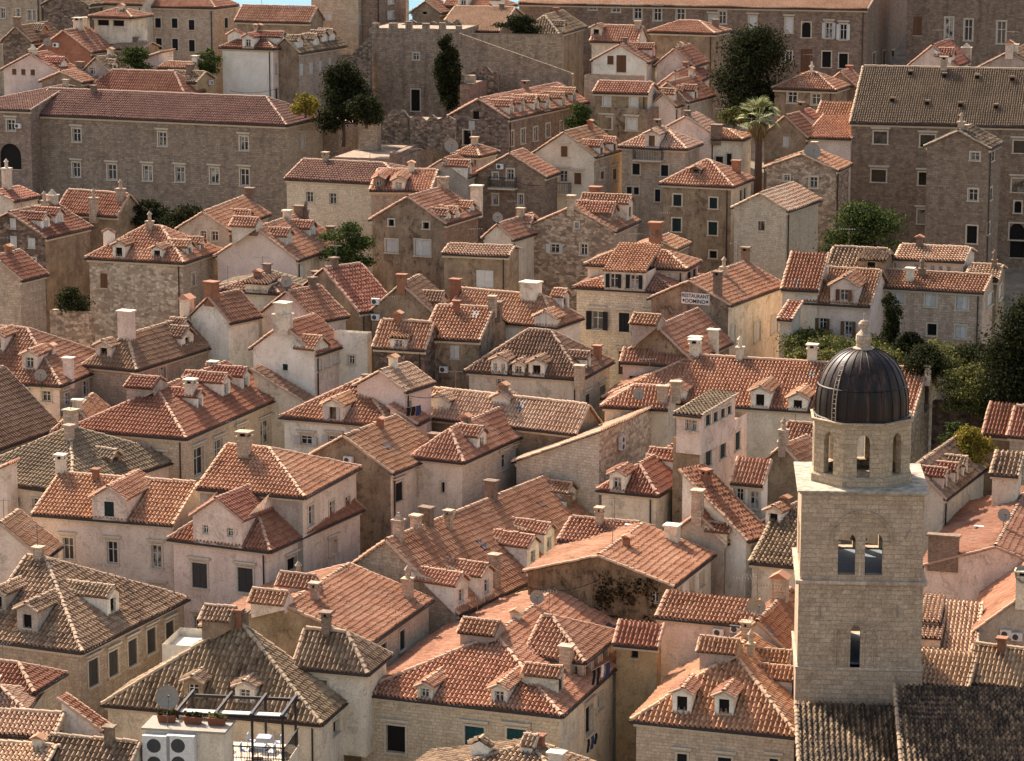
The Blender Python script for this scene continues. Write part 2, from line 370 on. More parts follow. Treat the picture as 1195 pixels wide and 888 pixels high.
# ------------------------------------------------------------------ a house, surveyed from its eaves
HOUSES = []
DK = .74   # the survey frame is a little smaller than life
class House:
    def __init__(s, name, label, P, L, R, typ, rv=None, wall='p:cream', roof='orange', phi=None, dv=0.0, rise=None, hips=None, cat='house',
                 o=.25, below=1.5, he=None, zc=None, parts=None, walls=None, full=False, group=None, cw=None, k=None, z0=None, gutter=True):
        if cw is None: cw = .30 if roof in ('old', 'dark', 'grey') else .265
        cv = (lambda p: p) if full else q
        s.name, s.label, s.cat, s.wall, s.roof, s.o, s.group, s.cw, s.gut = name, label, cat, wall, roof, o, group, cw, gutter
        s.walls = walls or {}; s.win = []; s.dor = []; s.chi = []; s.sky = []; s.ext = []
        P = cv(P); s.P = P; zc = zc or zc_of(P[1] + dv); s.zc = zc
        P3 = pt(P[0], P[1], zc); s.P3 = P3
        def horiz(p):            # where the ray through p meets the eave plane
            d = ray(*p); t = (P3[2] - CAMZ) / d[2]; return np.array([0, 0, CAMZ]) + d * t
        def along(dirv, u):      # length t so that P3 + t*dirv projects to column u
            # u-CX = F*x/zc  with zc linear in t
            k0 = (u - CX) / FPX; a = P3[0]; b = dirv[0]; c0 = P3[1]*CP - (P3[2]-CAMZ)*SP; c1 = dirv[1]*CP
            return (k0*c0 - a) / (b - k0*c1)
        Lp = cv(L) if isinstance(L, tuple) else None; Rp = cv(R) if isinstance(R, tuple) else None
        def err(ph):
            e = 0
            if Lp:
                d = np.array([-math.cos(ph), math.sin(ph), 0]); t = along(d, Lp[0]); e += (proj(P3 + d*t)[1] - Lp[1])**2
            if Rp:
                d = np.array([math.sin(ph), math.cos(ph), 0]); t = along(d, Rp[0])
                if not 0 < t < 90: return 1e9
                e += (proj(P3 + d*t)[1] - Rp[1])**2
            return e + ((math.degrees(ph) - 22) * .5)**2
        if phi is None:
            phi = min((math.radians(x * .5) for x in range(6, 100)), key=err)
        else: phi = math.radians(phi)
        s.phi = phi; s.err = err(phi)
        s.a = np.array([-math.cos(phi), math.sin(phi), 0]); s.b = np.array([math.sin(phi), math.cos(phi), 0])
        s.la = along(s.a, Lp[0]) if Lp else float(L); s.lb = along(s.b, Rp[0]) if Rp else float(R)
        if typ in ("Ga","Ha","Gb","Hb"): s.lb = max(s.lb, 3.6); s.la = max(s.la, 2.4)
        if z0 is None:
            g = min(gz(*(P3 + s.a*x + s.b*y)[:2]) for x in (0, s.la) for y in (0, s.lb)) - below
            if he is not None: g = P3[2] - he
        else: g = z0
        s.z0 = g; s.he = P3[2] - g
        s.typ = typ; la, lb, o_ = s.la, s.lb, o; s.ez = s.he + .1
        # local frame: x to the right along the front (front = y 0, right end = x 0), y receding
        if typ in ('Gb', 'Hb'): w = la/2 + o_
        elif typ in ('Ga', 'Ha'): w = lb/2 + o_
        elif typ == 'Sf' or typ == 'Sb': w = lb + 2*o_
        elif typ in ('Sr', 'Sl'): w = la + 2*o_
        else: w = 1
        s.w = w
        oth = lb if typ == 'Hb' else la
        nh = hips or ('nf' if typ == 'Hb' else 'rl'); s.hips = nh
        s.k = k or (min(w, (oth + 2*o_) / (2 if len(nh) == 2 else 1)) if typ[0] == 'H' else 0)
        rp = {'Gb': (-la/2, 0), 'Ga': (0, lb/2), 'Hb': (-la/2, s.k - o_), 'Ha': (-(s.k - o_), lb/2) if 'r' in nh else (0, lb/2), 'Sf': (0, lb), 'Sb': (0, 0), 'Sr': (-la, 0), 'Sl': (0, 0), 'F': (0, 0)}[typ]
        if typ == 'Hb' and 'n' not in nh: rp = (-la/2, 0)
        if rv is not None or rise is None:
            if rv is not None:
                if not full: rv = TO[1] + rv / TO[2]
                lo, hi = -2.0, 25.0
                for _ in range(40):
                    m = (lo + hi)/2
                    if proj(s.wpt(rp[0], rp[1], s.ez + m))[1] > rv: lo = m
                    else: hi = m
                rise = lo
            else: rise = w * .5
        s.rraw = rise
        if typ != 'F': rise = min(max(rise, w*(.2 if typ[0] != 'S' else .04)), w*.85)
        s.rise = rise; s.tan = rise / w if typ != 'F' else 0
        HOUSES.append(s)
    def wpt(s, x, y, z): return np.array([s.P3[0], s.P3[1], s.z0]) - s.a*x + s.b*y + np.array([0, 0, z])
    def lray(s, p):
        u, v = p
        d = ray(u, v); o = np.array([0, 0, CAMZ]) - np.array([s.P3[0], s.P3[1], s.z0])
        f = lambda w: np.array([-np.dot(w, s.a), np.dot(w, s.b), w[2]])
        return f(o), f(d)
    # features, given where the photo shows them
    def W(s, side, *ws, st='o', **kw):
        for w in ws: s.win.append((side, q(w[:2]) + (w[2]/TO[2], w[3]/TO[2]), st, kw))
        return s
    def D(s, side, p, w=1.6, h=1.2, st='g', win='o', **kw):
        for k in ('ww', 'wh', 'rise', 'over'):
            if k in kw: kw[k] *= DK
        s.dor.append((side, q(p), w*DK, h*DK, st, win, kw)); return s
    def Ch(s, *ps, w=.8, d=.7, h=1.3, st='p'):
        for p in ps: s.chi.append((q(p), w*DK, d*DK, h*.8, st))
        return s
    def Sk(s, *ps):
        for p in ps: s.sky.append(q(p))
        return s
    def E(s, fn): s.ext.append(fn); return s
    def X(s, kind, *ps, **kw):
        for p in ps: s.ext.append((kind, q(p), kw))
        return s
    # ---- slopes: dict side -> (origin, e, elen, top, tan, horizontal up direction)
    def slopes(s):
        la, lb, o, ez, w, t, k, g = s.la, s.lb, s.o, s.ez, s.w, s.tan, s.k, .12
        S = w * math.sqrt(1 + t*t); out = {}
        X = np.array([1., 0, 0]); Y = np.array([0, 1., 0])
        ty = s.typ
        def add(n, org, e, elen, top, tn, hd):
            sv = hd + np.array([0, 0, tn]); sv = sv / np.linalg.norm(sv); out[n] = dict(o=np.array(org, float), e=e, s=sv, len=elen, top=top, tan=tn, hd=hd)
        if ty == 'Gb':
            add('R', (o, -g, ez), Y, lb + 2*g, [(0, S), (lb + 2*g, S)], t, -X); add('L', (-la-o, lb+g, ez), -Y, lb + 2*g, [(0, S), (lb+2*g, S)], t, X)
        elif ty == 'Ga':
            add('F', (-la-g, -o, ez), X, la + 2*g, [(0, S), (la+2*g, S)], t, Y); add('B', (g, lb+o, ez), -X, la + 2*g, [(0, S), (la+2*g, S)], t, -Y)
        elif ty == 'Hb':
            n, f = 'n' in s.hips, 'f' in s.hips; y0 = -o if n else -g; y1 = lb + o if f else lb + g; ln = y1 - y0
            tr = [(0, 0 if n else S)] + ([(k, S)] if n else []) + ([(ln - k - 1e-4, S)] if f else []) + [(ln, 0 if f else S)]
            add('R', (o, y0, ez), Y, ln, tr, t, -X)
            add('L', (-la-o, y1, ez), -Y, ln, [(ln - a, b) for a, b in tr[::-1]], t, X)
            tk = s.rise / k; SK = math.sqrt(k*k + s.rise**2); le = la + 2*o
            if n: add('F', (-la-o, -o, ez), X, le, [(0, 0), (le/2, SK), (le, 0)], tk, Y)
            if f: add('B', (o, lb+o, ez), -X, le, [(0, 0), (le/2, SK), (le, 0)], tk, -Y)
        elif ty == 'Ha':
            r, l = 'r' in s.hips, 'l' in s.hips; x0 = -la-o if l else -la-g; x1 = o if r else g; ln = x1 - x0
            tr = [(0, 0 if l else S)] + ([(k, S)] if l else []) + ([(ln - k - 1e-4, S)] if r else []) + [(ln, 0 if r else S)]
            add('F', (x0, -o, ez), X, ln, tr, t, Y)
            add('B', (x1, lb+o, ez), -X, ln, [(ln - a, b) for a, b in tr[::-1]], t, -Y)
            tk = s.rise / k; SK = math.sqrt(k*k + s.rise**2); le = lb + 2*o
            if r: add('R', (o, -o, ez), Y, le, [(0, 0), (le/2, SK), (le, 0)], tk, -X)
            if l: add('L', (-la-o, lb+o, ez), -Y, le, [(0, 0), (le/2, SK), (le, 0)], tk, X)
        elif ty == 'Sf': add('F', (-la-g, -o, ez), X, la + 2*g, [(0, S), (la+2*g, S)], t, Y)
        elif ty == 'Sb': add('B', (g, lb+o, ez), -X, la + 2*g, [(0, S), (la+2*g, S)], t, -Y)
        elif ty == 'Sr': add('R', (o, -g, ez), Y, lb + 2*g, [(0, S), (lb + 2*g, S)], t, -X)
        elif ty == 'Sl': add('L', (-la-o, lb+g, ez), -Y, lb + 2*g, [(0, S), (lb + 2*g, S)], t, X)
        return out
    def wallspec(s):
        """side -> origin, dir, length, top function breakpoints"""
        la, lb, he = s.la, s.lb, s.he; X = np.array([1., 0, 0]); Y = np.array([0, 1., 0]); ez = s.ez - .06; t = s.tan; o = s.o
        f = [(0, he), (la, he)]; r = [(0, he), (lb, he)]; bk = f; l = r; ty = s.typ
        if ty == 'Gb': f = [(0, ez + o*t), (la/2, ez + (la/2+o)*t), (la, ez + o*t)]; bk = f
        if ty == 'Ga': r = [(0, ez + o*t), (lb/2, ez + (lb/2+o)*t), (lb, ez + o*t)]; l = r
        if ty == 'Hb' and 'n' not in s.hips: f = [(0, ez + o*t), (la/2, ez + (la/2+o)*t), (la, ez + o*t)]
        if ty == 'Hb' and 'f' not in s.hips: bk = [(0, ez + o*t), (la/2, ez + (la/2+o)*t), (la, ez + o*t)]
        if ty == 'Ha' and 'r' not in s.hips: r = [(0, ez + o*t), (lb/2, ez + (lb/2+o)*t), (lb, ez + o*t)]
        if ty == 'Ha' and 'l' not in s.hips: l = [(0, ez + o*t), (lb/2, ez + (lb/2+o)*t), (lb, ez + o*t)]
        if ty == 'Sf': r = [(0, ez + o*t), (lb, ez + (lb+o)*t)]; l = r[:1] and [(0, ez + (lb+o)*t), (lb, ez + o*t)]; bk = [(0, ez + (lb+o)*t), (la, ez + (lb+o)*t)]
        if ty == 'Sb': l = [(0, ez + o*t), (lb, ez + (lb+o)*t)]; r = [(0, ez + (lb+o)*t), (lb, ez + o*t)]; f = [(0, ez + (lb+o)*t), (la, ez + (lb+o)*t)]
        if ty == 'Sr': f = [(0, ez + (la+o)*t), (la, ez + o*t)]; bk = [(0, ez + o*t), (la, ez + (la+o)*t)]; l = [(0, ez + (la+o)*t), (lb, ez + (la+o)*t)]
        if ty == 'Sl': bk = [(0, ez + (la+o)*t), (la, ez + o*t)]; f = [(0, ez + o*t), (la, ez + (la+o)*t)]; r = [(0, ez + (la+o)*t), (lb, ez + (la+o)*t)]
        if ty == 'F':
            h = he + s.rise if s.rise > 0 else he
            f = [(0, h), (la, h)]; r = [(0, h), (lb, h)]; bk, l = f, r
        return {'F': (np.array([-la, 0, 0.]), X, la, f, np.array([0, -1., 0])), 'R': (np.array([0, 0, 0.]), Y, lb, r, np.array([1., 0, 0])),
                'B': (np.array([0, lb, 0.]), -X, la, bk, np.array([0, 1., 0])), 'L': (np.array([-la, lb, 0.]), -Y, lb, l, np.array([-1., 0, 0]))}
    def onwall(s, side, p):
        org, d, ln, top, n = s.wallspec()[side]; ro, rd = s.lray(p)
        t = np.dot(org - ro, n) / np.dot(rd, n); h = ro + rd*t; return np.dot(h - org, d), h[2]
    def onslope(s, p, side=None):
        ro, rd = s.lray(p); best = None
        for k, sl in s.slopes().items():
            if side and k != side: continue
            n = np.cross(sl['e'], sl['s']); dn = np.dot(rd, n)
            if abs(dn) < 1e-6: continue
            t = np.dot(sl['o'] - ro, n) / dn; h = ro + rd*t; x = np.dot(h - sl['o'], sl['e']); y = np.dot(h - sl['o'], sl['s'])
            ins = -.3 <= x <= sl['len'] + .3 and -.3 <= y <= np.interp(x, [a for a, b in sl['top']], [b for a, b in sl['top']]) + .3
            if side or (ins and (best is None or t < best[0])): best = (t, k, h, x, y)
        return best
    def ridge_pt(s, p):
        ln = s.ridge_line()
        if ln is None: return None
        a, b = ln; u = p[0]
        best = min((abs(proj(s.wpt(*(a + (b-a)*i/60)))[0] - u), i) for i in range(61)); return a + (b-a)*best[1]/60
    def ridge_line(s):
        la, lb, k, o, z, ty = s.la, s.lb, s.k, s.o, s.ez + s.rise, s.typ
        if ty in ('Gb', 'Hb'):
            return np.array([-la/2, (k-o) if ty == 'Hb' and 'n' in s.hips else 0, z]), np.array([-la/2, lb - ((k-o) if ty == 'Hb' and 'f' in s.hips else 0), z])
        if ty in ('Ga', 'Ha'):
            return np.array([-la + ((k-o) if ty == 'Ha' and 'l' in s.hips else 0), lb/2, z]), np.array([-((k-o) if ty == 'Ha' and 'r' in s.hips else 0), lb/2, z])
        return None
    def build(s):
        root = empty(s.name, (s.P3[0], s.P3[1], s.z0), -s.phi); tag(root, s.label, s.cat, s.group); s.root = root
        wm = wallmat(s.wall); ws = s.wallspec(); sl = s.slopes()
        # windows -> metric rectangles on their wall
        rect = {'F': [], 'R': [], 'B': [], 'L': []}
        for side, w, st, kw in s.win:
            x, y, pw, ph = w
            x0, _ = s.onwall(side, (x - pw/2, y)); x1, _ = s.onwall(side, (x + pw/2, y))
            xm, za = s.onwall(side, (x, y + ph/2)); _, zb = s.onwall(side, (x, y - ph/2))
            ln = ws[side][2]; x0, x1 = min(x0, x1), max(x0, x1)
            x1 = min(x1, x0 + 2.2 if not kw.get('big') else 99); zb = min(zb, np.interp((x0+x1)/2, [a for a, b in ws[side][3]], [b for a, b in ws[side][3]]) - .15)
            if x0 < .15 or x1 > ln - .15 or za < .1 or zb - za < .2 or x1 - x0 < .2: continue
            if any(x0 < b + .1 and x1 > a - .1 and za < d + .1 and zb > c - .1 for a, b, c, d, *_ in rect[side]): continue
            rect[side].append((x0, x1, za, zb, st, kw))
        mb = MB(); mats = [wm]; mat_i = {'F': 0, 'R': 0, 'B': 0, 'L': 0}
        for k, v in s.walls.items():
            mats.append(wallmat(v)); mat_i[k] = len(mats) - 1
        for side, (org, d, ln, top, n) in ws.items():
            mi = mat_i[side]; Z = np.array([0, 0, 1.]); off = rng.uniform(0, 50)
            xs = sorted(set([round(a, 5) for a, b in top] + [r for w in rect[side] for r in (round(w[0], 5), round(w[1], 5))]))
            tf = lambda x: float(np.interp(x, [a for a, b in top], [b for a, b in top]))
            def quad(x0, x1, a0, a1, b0, b1):
                P = [org + d*x0 + Z*a0, org + d*x1 + Z*a1, org + d*x1 + Z*b1, org + d*x0 + Z*b0]
                mb.face(P, mi, [(x0+off, a0), (x1+off, a1), (x1+off, b1), (x0+off, b0)])
            for x0, x1 in zip(xs[:-1], xs[1:]):
                if x1 - x0 < 1e-4: continue
                xm = (x0+x1)/2; z = 0.0
                for w in sorted([w for w in rect[side] if w[0]-1e-3 <= xm <= w[1]+1e-3], key=lambda w: w[2]):
                    quad(x0, x1, z, z, w[2], w[2]); z = w[3]
                quad(x0, x1, z, z, tf(x0), tf(x1))
            for w in rect[side]:
                x0, x1, za, zb = w[:4]; dp = -n*.28
                c = [org + d*x0 + Z*za, org + d*x1 + Z*za, org + d*x1 + Z*zb, org + d*x0 + Z*zb]
                for i in range(4):
                    a, b = c[i], c[(i+1) % 4]; mb.face([a, a + dp, b + dp, b], mi, [(0, 0), (.28, 0), (.28, 1), (0, 1)])
        if s.typ == 'F':   # parapet roof deck
            mb.box(-s.la + .003, -.003, .003, s.lb - .003, s.he - .12, s.he, 0)
        wall = mb.build('wall', mats, root)
        for side in rect:
            for w in rect[side]: s.window(side, ws[side], w, root)
        # roof
        if sl:
            tm = TM(); rm = [m_tile(s.roof), m_mortar(), m_tile(s.roof, True)]
            for k, v in sl.items():
                if k == 'B' or (k == 'L' and s.typ in ('Ga',)):
                    tp = [v['o'] + v['e']*a + v['s']*b for a, b in v['top'][::-1]]
                    tm.poly([v['o'], v['o'] + v['e']*v['len']] + tp, 1)
                else: tiles(tm, v['o'], v['e'], v['s'], v['len'], v['top'], cw=s.cw)
            Zt = np.array([0, 0, .07]); rl = s.ridge_line()
            if rl is not None:
                a, b = rl; a = a.copy(); b = b.copy()
                caps(tm, a + Zt, b + Zt)
                la, lb, o, ez = s.la, s.lb, s.o, s.ez
                cor = {'Hb': ([(-la-o, -o), (o, -o)] if 'n' in s.hips else [], [(-la-o, lb+o), (o, lb+o)] if 'f' in s.hips else []),
                       'Ha': ([(-la-o, -o), (-la-o, lb+o)] if 'l' in s.hips else [], [(o, -o), (o, lb+o)] if 'r' in s.hips else [])}.get(s.typ, ([], []))
                for end, cs in ((a, cor[0]), (b, cor[1])):
                    for c in cs: caps(tm, np.array([c[0], c[1], ez]) + Zt, end + Zt, .13)
            # verges on gables
            for k, v in sl.items():
                for x, (tx, ts) in ((0, v['top'][0]), (v['len'], v['top'][-1])):
                    if ts > .5: caps(tm, v['o'] + v['e']*x + Zt*.6, v['o'] + v['e']*x + v['s']*ts + Zt*.6, .12)
            roof = tm.build('roof', rm, root); s.roofo = roof
            # cornice + gutters
            cb = MB(); gb = MB(); z = s.he; lx = {'F': ((-s.la - .14, .14), (-.14, -.004)), 'R': ((.004, .14), (0, s.lb)), 'L': ((-s.la - .14, -s.la - .004), (0, s.lb))}
            for k in ('F', 'R', 'L'):
                if k in sl and sl[k]['tan'] > 0 and not (k == 'F' and s.typ == 'Gb'):
                    (x0, x1), (y0, y1) = lx[k]; cb.box(x0, x1, y0, y1, z - .22, z - .02)
                    if s.gut:
                        v = sl[k]; p0 = v['o'] - v['hd']*.07 - np.array([0, 0, .06]); gb = MB(); gb.tube([p0, p0 + v['e']*v['len']], .075, 6); gb.build('gutter', m_flat('gutter_metal', (58,46,40), .6), root)
            if cb.v: cb.build('cornice', m_trim(), root)
            if s.gut and random.random() < .45 and s.typ[0] in 'GH':
                db = MB(); x = -.35; db.tube([(x, -.1, s.he - .15), (x, -.1, .3)] if s.typ != 'Gb' else [(.1, .4, s.he - .15), (.1, .4, .3)], .055, 6); db.build('downpipe', m_flat('gutter_metal', (58,46,40), .6), root)
        else: roof = wall; s.roofo = wall
        for d in s.dor: s.dormer(*d)
        for c in s.chi: s.chimney(*c)
        for p in s.sky: s.skylight(p)
        for e in s.ext:
            if callable(e): e(s)
            else: getattr(s, 'x_' + e[0])(e[1], **e[2])
        return root
    def window(s, side, wsp, w, root, dpar=None):
        x0, x1, za, zb, st, kw = w; org, d, ln, top, n = wsp; Z = np.array([0, 0, 1.]); W = x1 - x0; H = zb - za
        far = s.zc > 262; o = org + d*x0 + Z*za
        fb = MB()
        if 'n' not in st:
            b = .13; e = .045
            fb.obox(o, d, n, Z, -b, 0, -.004, e, -.0, H); fb.obox(o, d, n, Z, W, W + b, -.004, e, 0, H)
            fb.obox(o, d, n, Z, -b, W + b, -.004, e + .01, H, H + b); fb.obox(o, d, n, Z, -b - .05, W + b + .05, -.004, .13, -.1, 0)
        else: fb.obox(o, d, n, Z, -.03, W + .03, -.004, .06, -.06, 0)
        if 'h' in st:
            fb.obox(o, d, n, Z, -.3, W + .3, -.004, .2, H + .30, H + .42); fb.obox(o, d, n, Z, -.22, W + .22, -.004, .12, H + .22, H + .30)
        f = fb.build('window', m_trim(), root)
        if 'A' in st:        # arched head: the two corners are walled up
            g = MB(); t = [math.pi*i/12 for i in range(13)]; R = W/2; zs = H - R*(1.25 if 'P' in st else 1)
            ar = [(R - R*math.cos(a), zs + (H - zs)*math.sin(a)**(.8 if 'P' in st else 1)) for a in t]
            for off in (.004, -.27):
                for (xa, z1), (xb, z2) in zip(ar[:-1], ar[1:]): g.face([o + d*xa + Z*z1 + n*off, o + d*xb + Z*z2 + n*off, o + d*xb + Z*H + n*off, o + d*xa + Z*H + n*off])
            for (xa, z1), (xb, z2) in zip(ar[:-1], ar[1:]): g.face([o + d*xa + Z*z1 + n*.004, o + d*xb + Z*z2 + n*.004, o + d*xb + Z*z2 - n*.27, o + d*xa + Z*z1 - n*.27])
            g.build('arch_head', wallmat(s.wall), f)
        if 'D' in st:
            g = MB(); g.obox(o, d, n, Z, 0, W, -.27, -.24, 0, H); g.build('pane', m_flat('dark_opening', (30, 25, 22), .9), f);  # no glass: dark sheet, shade of the hollow inside put into its colour
        elif 's' in st:
            col = kw.get('col', 'green')
            for i in range(2):
                g = MB(); a = i*W/2; g.obox(o, d, n, Z, a + .01, a + W/2 - .01, -.10, -.05, .01, H - .01); g.build('shutter', m_shutter(col), f)
        else:
            g = MB(); g.obox(o, d, n, Z, 0, W, -.24, -.2, 0, H); g.build('pane', m_glass(), f)
            if 'x' not in st:
                g = MB(); t = .06 if not far else .08; fr = kw.get('fr', 'white')
                for a, b in ((0, t), (W/2 - t/2, W/2 + t/2), (W - t, W)): g.obox(o, d, n, Z, a, b, -.197, -.15, .003, H - .003)
                for a, b in ((.003, t), (H*.62, H*.62 + t*.7), (H - t, H - .003)): g.obox(o, d, n, Z, t, W/2 - t/2, -.19, -.155, a, b); g.obox(o, d, n, Z, W/2 + t/2, W - t, -.19, -.155, a, b)
                g.build('sash', m_frame() if fr == 'white' else m_shutter(fr), f)
            if 'S' in st:
                col = kw.get('col', 'green')
                for sg in (0, 1):
                    g = MB(); an = .22 + random.random()*.35; hx = o + d*(W if sg else 0) + n*.06
                    dd = (d if sg else -d)*math.cos(an) + n*math.sin(an); nn = np.cross(dd, Z)
                    g.obox(hx, dd, nn, Z, .02, W/2, -.02, .025, .0, H); g.build('shutter', m_shutter(col), f)
        return f
    def dormer(s, side, p, w, h, st, win, kw):
        if side not in s.slopes(): return
        v = s.slopes()[side]; e, hd, tn = v['e'], v['hd'], v['tan']
        if side == 'L':      # stands behind the ridge; the column tells where along it
            R = s.ridge_pt(p)
            if R is None: return
            run = min(1.9, s.w*.6); P0 = R - hd*run - np.array([0, 0, run*tn]); h = run*tn + .25; st = 'g'
            x = np.dot(P0 - v['o'], e); y = np.dot(P0 - v['o'], v['s']); kw = dict(kw, over=.3, rise=.55)
        else:
            r = s.onslope(p, side)
            if r is None: return
            _, _, P0, x, y = r
            if y < 0: P0 = P0 - v['s']*y
            if y > s.w*1.3 or not -1.5 < x < v['len'] + 1.5: print('DORMER OFF', s.label[:50], side, x, y); return
            x = np.clip(x, w*.4, v['len'] - w*.4); P0 = v['o'] + e*x + v['s']*max(y, 0.02)
        top = np.interp(np.clip(x, 0, v['len']), [a for a, b in v['top']], [b for a, b in v['top']])
        if side == 'R' and st == 's': st = 'g'
        rise = kw.get('rise', w*(.26 if side != 'R' else .34)); col = kw.get('roof', s.roof); Z = np.array([0, 0, 1.]); out = -hd
        wm = wallmat(kw.get('wall', 'p:white'))
        deep = (h + (rise if st == 'g' else 0)) / max(tn, .2) + .2
        maxd = (top - max(y, 0)) / math.sqrt(1 + tn*tn) + kw.get('over', .6)
        deep = min(deep, maxd); par = kw.get('par', s.root)
        o0 = P0 - e*w/2
        mb = MB()
        zt = lambda x: h + (rise*(1 - abs(x - w/2)/(w/2)) if st == 'g' else 0)
        # window opening in the front
        ww, wh = kw.get('ww', min(.85*DK, w*.55)), kw.get('wh', min(h*.72, 1.15*DK)); wx0 = (w - ww)/2; wz0 = max(.12, (h - wh)*.55); wl = []
        nwin = kw.get('nw', 1)
        if win:
            if nwin == 1: wl = [(wx0, wx0 + ww, wz0, wz0 + wh)]
            else: wl = [(w*(i+.5)/nwin - ww/2, w*(i+.5)/nwin + ww/2, wz0, wz0 + wh) for i in range(nwin)]
        xs = sorted(set([0, w/2, w] + [a for t in wl for a in t[:2]]))
        for a, b in zip(xs[:-1], xs[1:]):
            z = -.15; m = (a+b)/2
            for t in wl:
                if t[0] < m < t[1]:
                    mb.face([o0 + e*a + Z*z, o0 + e*b + Z*z, o0 + e*b + Z*t[2], o0 + e*a + Z*t[2]]); z = t[3]
            mb.face([o0 + e*a + Z*z, o0 + e*b + Z*z, o0 + e*b + Z*zt(b), o0 + e*a + Z*zt(a)])
        for t in wl:
            c = [o0 + e*t[0] + Z*t[2], o0 + e*t[1] + Z*t[2], o0 + e*t[1] + Z*t[3], o0 + e*t[0] + Z*t[3]]
            for i in range(4): a, b = c[i], c[(i+1) % 4]; mb.face([a, a + hd*.18, b + hd*.18, b])
        for x in (0, w):
            a = o0 + e*x; mb.face([a - Z*.15, a + Z*h, a + hd*deep + Z*h, a + hd*deep + Z*(deep*tn - .15)])
        if maxd <= deep + 1e-6:
            a = o0 + hd*deep; mb.face([a + Z*(deep*tn-.4), a + e*w + Z*(deep*tn-.4), a + e*w + Z*zt(w), a + e*w/2 + Z*zt(w/2), a + Z*zt(0)])
        dm = mb.build('dormer', wm, par)
        tm = TM(); ov = .14; fo = .16; L = deep + fo
        if st == 'g':
            tt = rise/(w/2); hw = w/2 + ov; S = hw*math.sqrt(1 + tt*tt); zb = h + rise - hw*tt + .05
            for sg in (-1, 1):
                sv = -e*sg + Z*tt; sv /= np.linalg.norm(sv); oo = o0 + e*(w/2 + sg*hw) - hd*fo + Z*zb
                tiles(tm, oo, hd, sv, L, [(0, S), (L, S)], rl=.36)
                caps(tm, oo + Z*.03, oo + sv*S + Z*.03, .09)
            rp = o0 + e*w/2 - hd*fo + Z*(h + rise + .11); caps(tm, rp, rp + hd*L, .11)
        else:
            t2 = kw.get('t2', .12 if st == 's' else .3); sv = hd + Z*t2; sv /= np.linalg.norm(sv)
            oo = o0 - e*ov - hd*fo + Z*(h + .04); Ls = min(L + (L*t2)/max(tn - t2, .1), maxd + fo) ; tiles(tm, oo, e, sv, w + 2*ov, [(0, Ls), (w + 2*ov, Ls)], rl=.36)
        tm.build('dormer_roof', [m_tile(col), m_mortar(), m_tile(col, True)], dm)
        for t in wl:
            s.window(side, (o0, e, w, None, out), (t[0], t[1], t[2], t[3], 'n' + (win if isinstance(win, str) else 'o'), kw), dm)
    def chimney(s, p, w, d, h, st):
        rr = s.onslope(p)
        if rr: P0 = rr[2]
        else:
            P0 = s.ridge_pt(p)
            if P0 is None: return
        chimney_mesh(P0, w, d, h, st, s.roofo)
    def skylight(s, p):
        rr = s.onslope(p)
        if not rr: return
        v = s.slopes()[rr[1]]; n = np.cross(v['e'], v['s']); n = n if n[2] > 0 else -n; mb = MB()
        mb.obox(rr[2], v['e'], v['s'], n, -.3, .3, -.45, .45, 0, .14, 0); mb.obox(rr[2], v['e'], v['s'], n, -.24, .24, -.39, .39, .141, .152, 1)
        mb.build('skylight', [m_flat('skylight_frame', (70,66,62), .5), m_skyglass()], s.roofo)
    # ---- extras
    def place(s, p, side):
        if side in ('F', 'R'):
            org, d, ln, top, n = s.wallspec()[side]; x, z = s.onwall(side, p); x = min(max(x, .4), ln - .4); return org + d*x + np.array([0, 0, z]), d, n
        rr = s.onslope(p)
        P0 = rr[2] if rr else s.ridge_pt(p)
        if P0 is None: P0 = np.array([-s.la/2, s.lb/2, s.he])
        return P0, np.array([1., 0, 0]), np.array([0, -1., 0])
    def x_ac(s, p, side='F'):
        P0, d, n = s.place(p, side); ac_unit(P0, d, n, s.root)
    def x_dish(s, p, side='T', r=.45, h=1.0):
        P0, d, n = s.place(p, side); dish(P0, r, h, s.root)
    def x_ant(s, p, h=2.2):
        P0, d, n = s.place(p, 'T'); antenna(P0, h, s.root)
    def x_balc(s, p, side='F', w=2.2, depth=.9):
        P0, d, n = s.place(p, side); Z = np.array([0, 0, 1.]); mb = MB()
        mb.obox(P0, d, n, Z, -w/2, w/2, -.003, depth, -.14, 0); b = mb.build('balcony', m_trim(), s.root)
        r = MB(); k = int(w/.16)
        for i in range(k+1):
            x = -w/2 + .03 + (w-.06)*i/k; r.obox(P0, d, n, Z, x-.012, x+.012, depth-.06, depth-.03, 0, .95)
        for sg in (-1, 1):
            for i in range(5): y = .05 + i*(depth-.1)/5; r.obox(P0, d, n, Z, sg*(w/2-.03)-.012, sg*(w/2-.03)+.012, y-.012, y+.012, 0, .95)
            r.obox(P0, d, n, Z, sg*(w/2-.03)-.02, sg*(w/2-.03)+.02, 0, depth-.02, .95, 1.0)
        r.obox(P0, d, n, Z, -w/2+.05, w/2-.05, depth-.07, depth-.02, .95, 1.0); r.build('railing', m_flat('iron_railing', (52,48,46), .6), b)
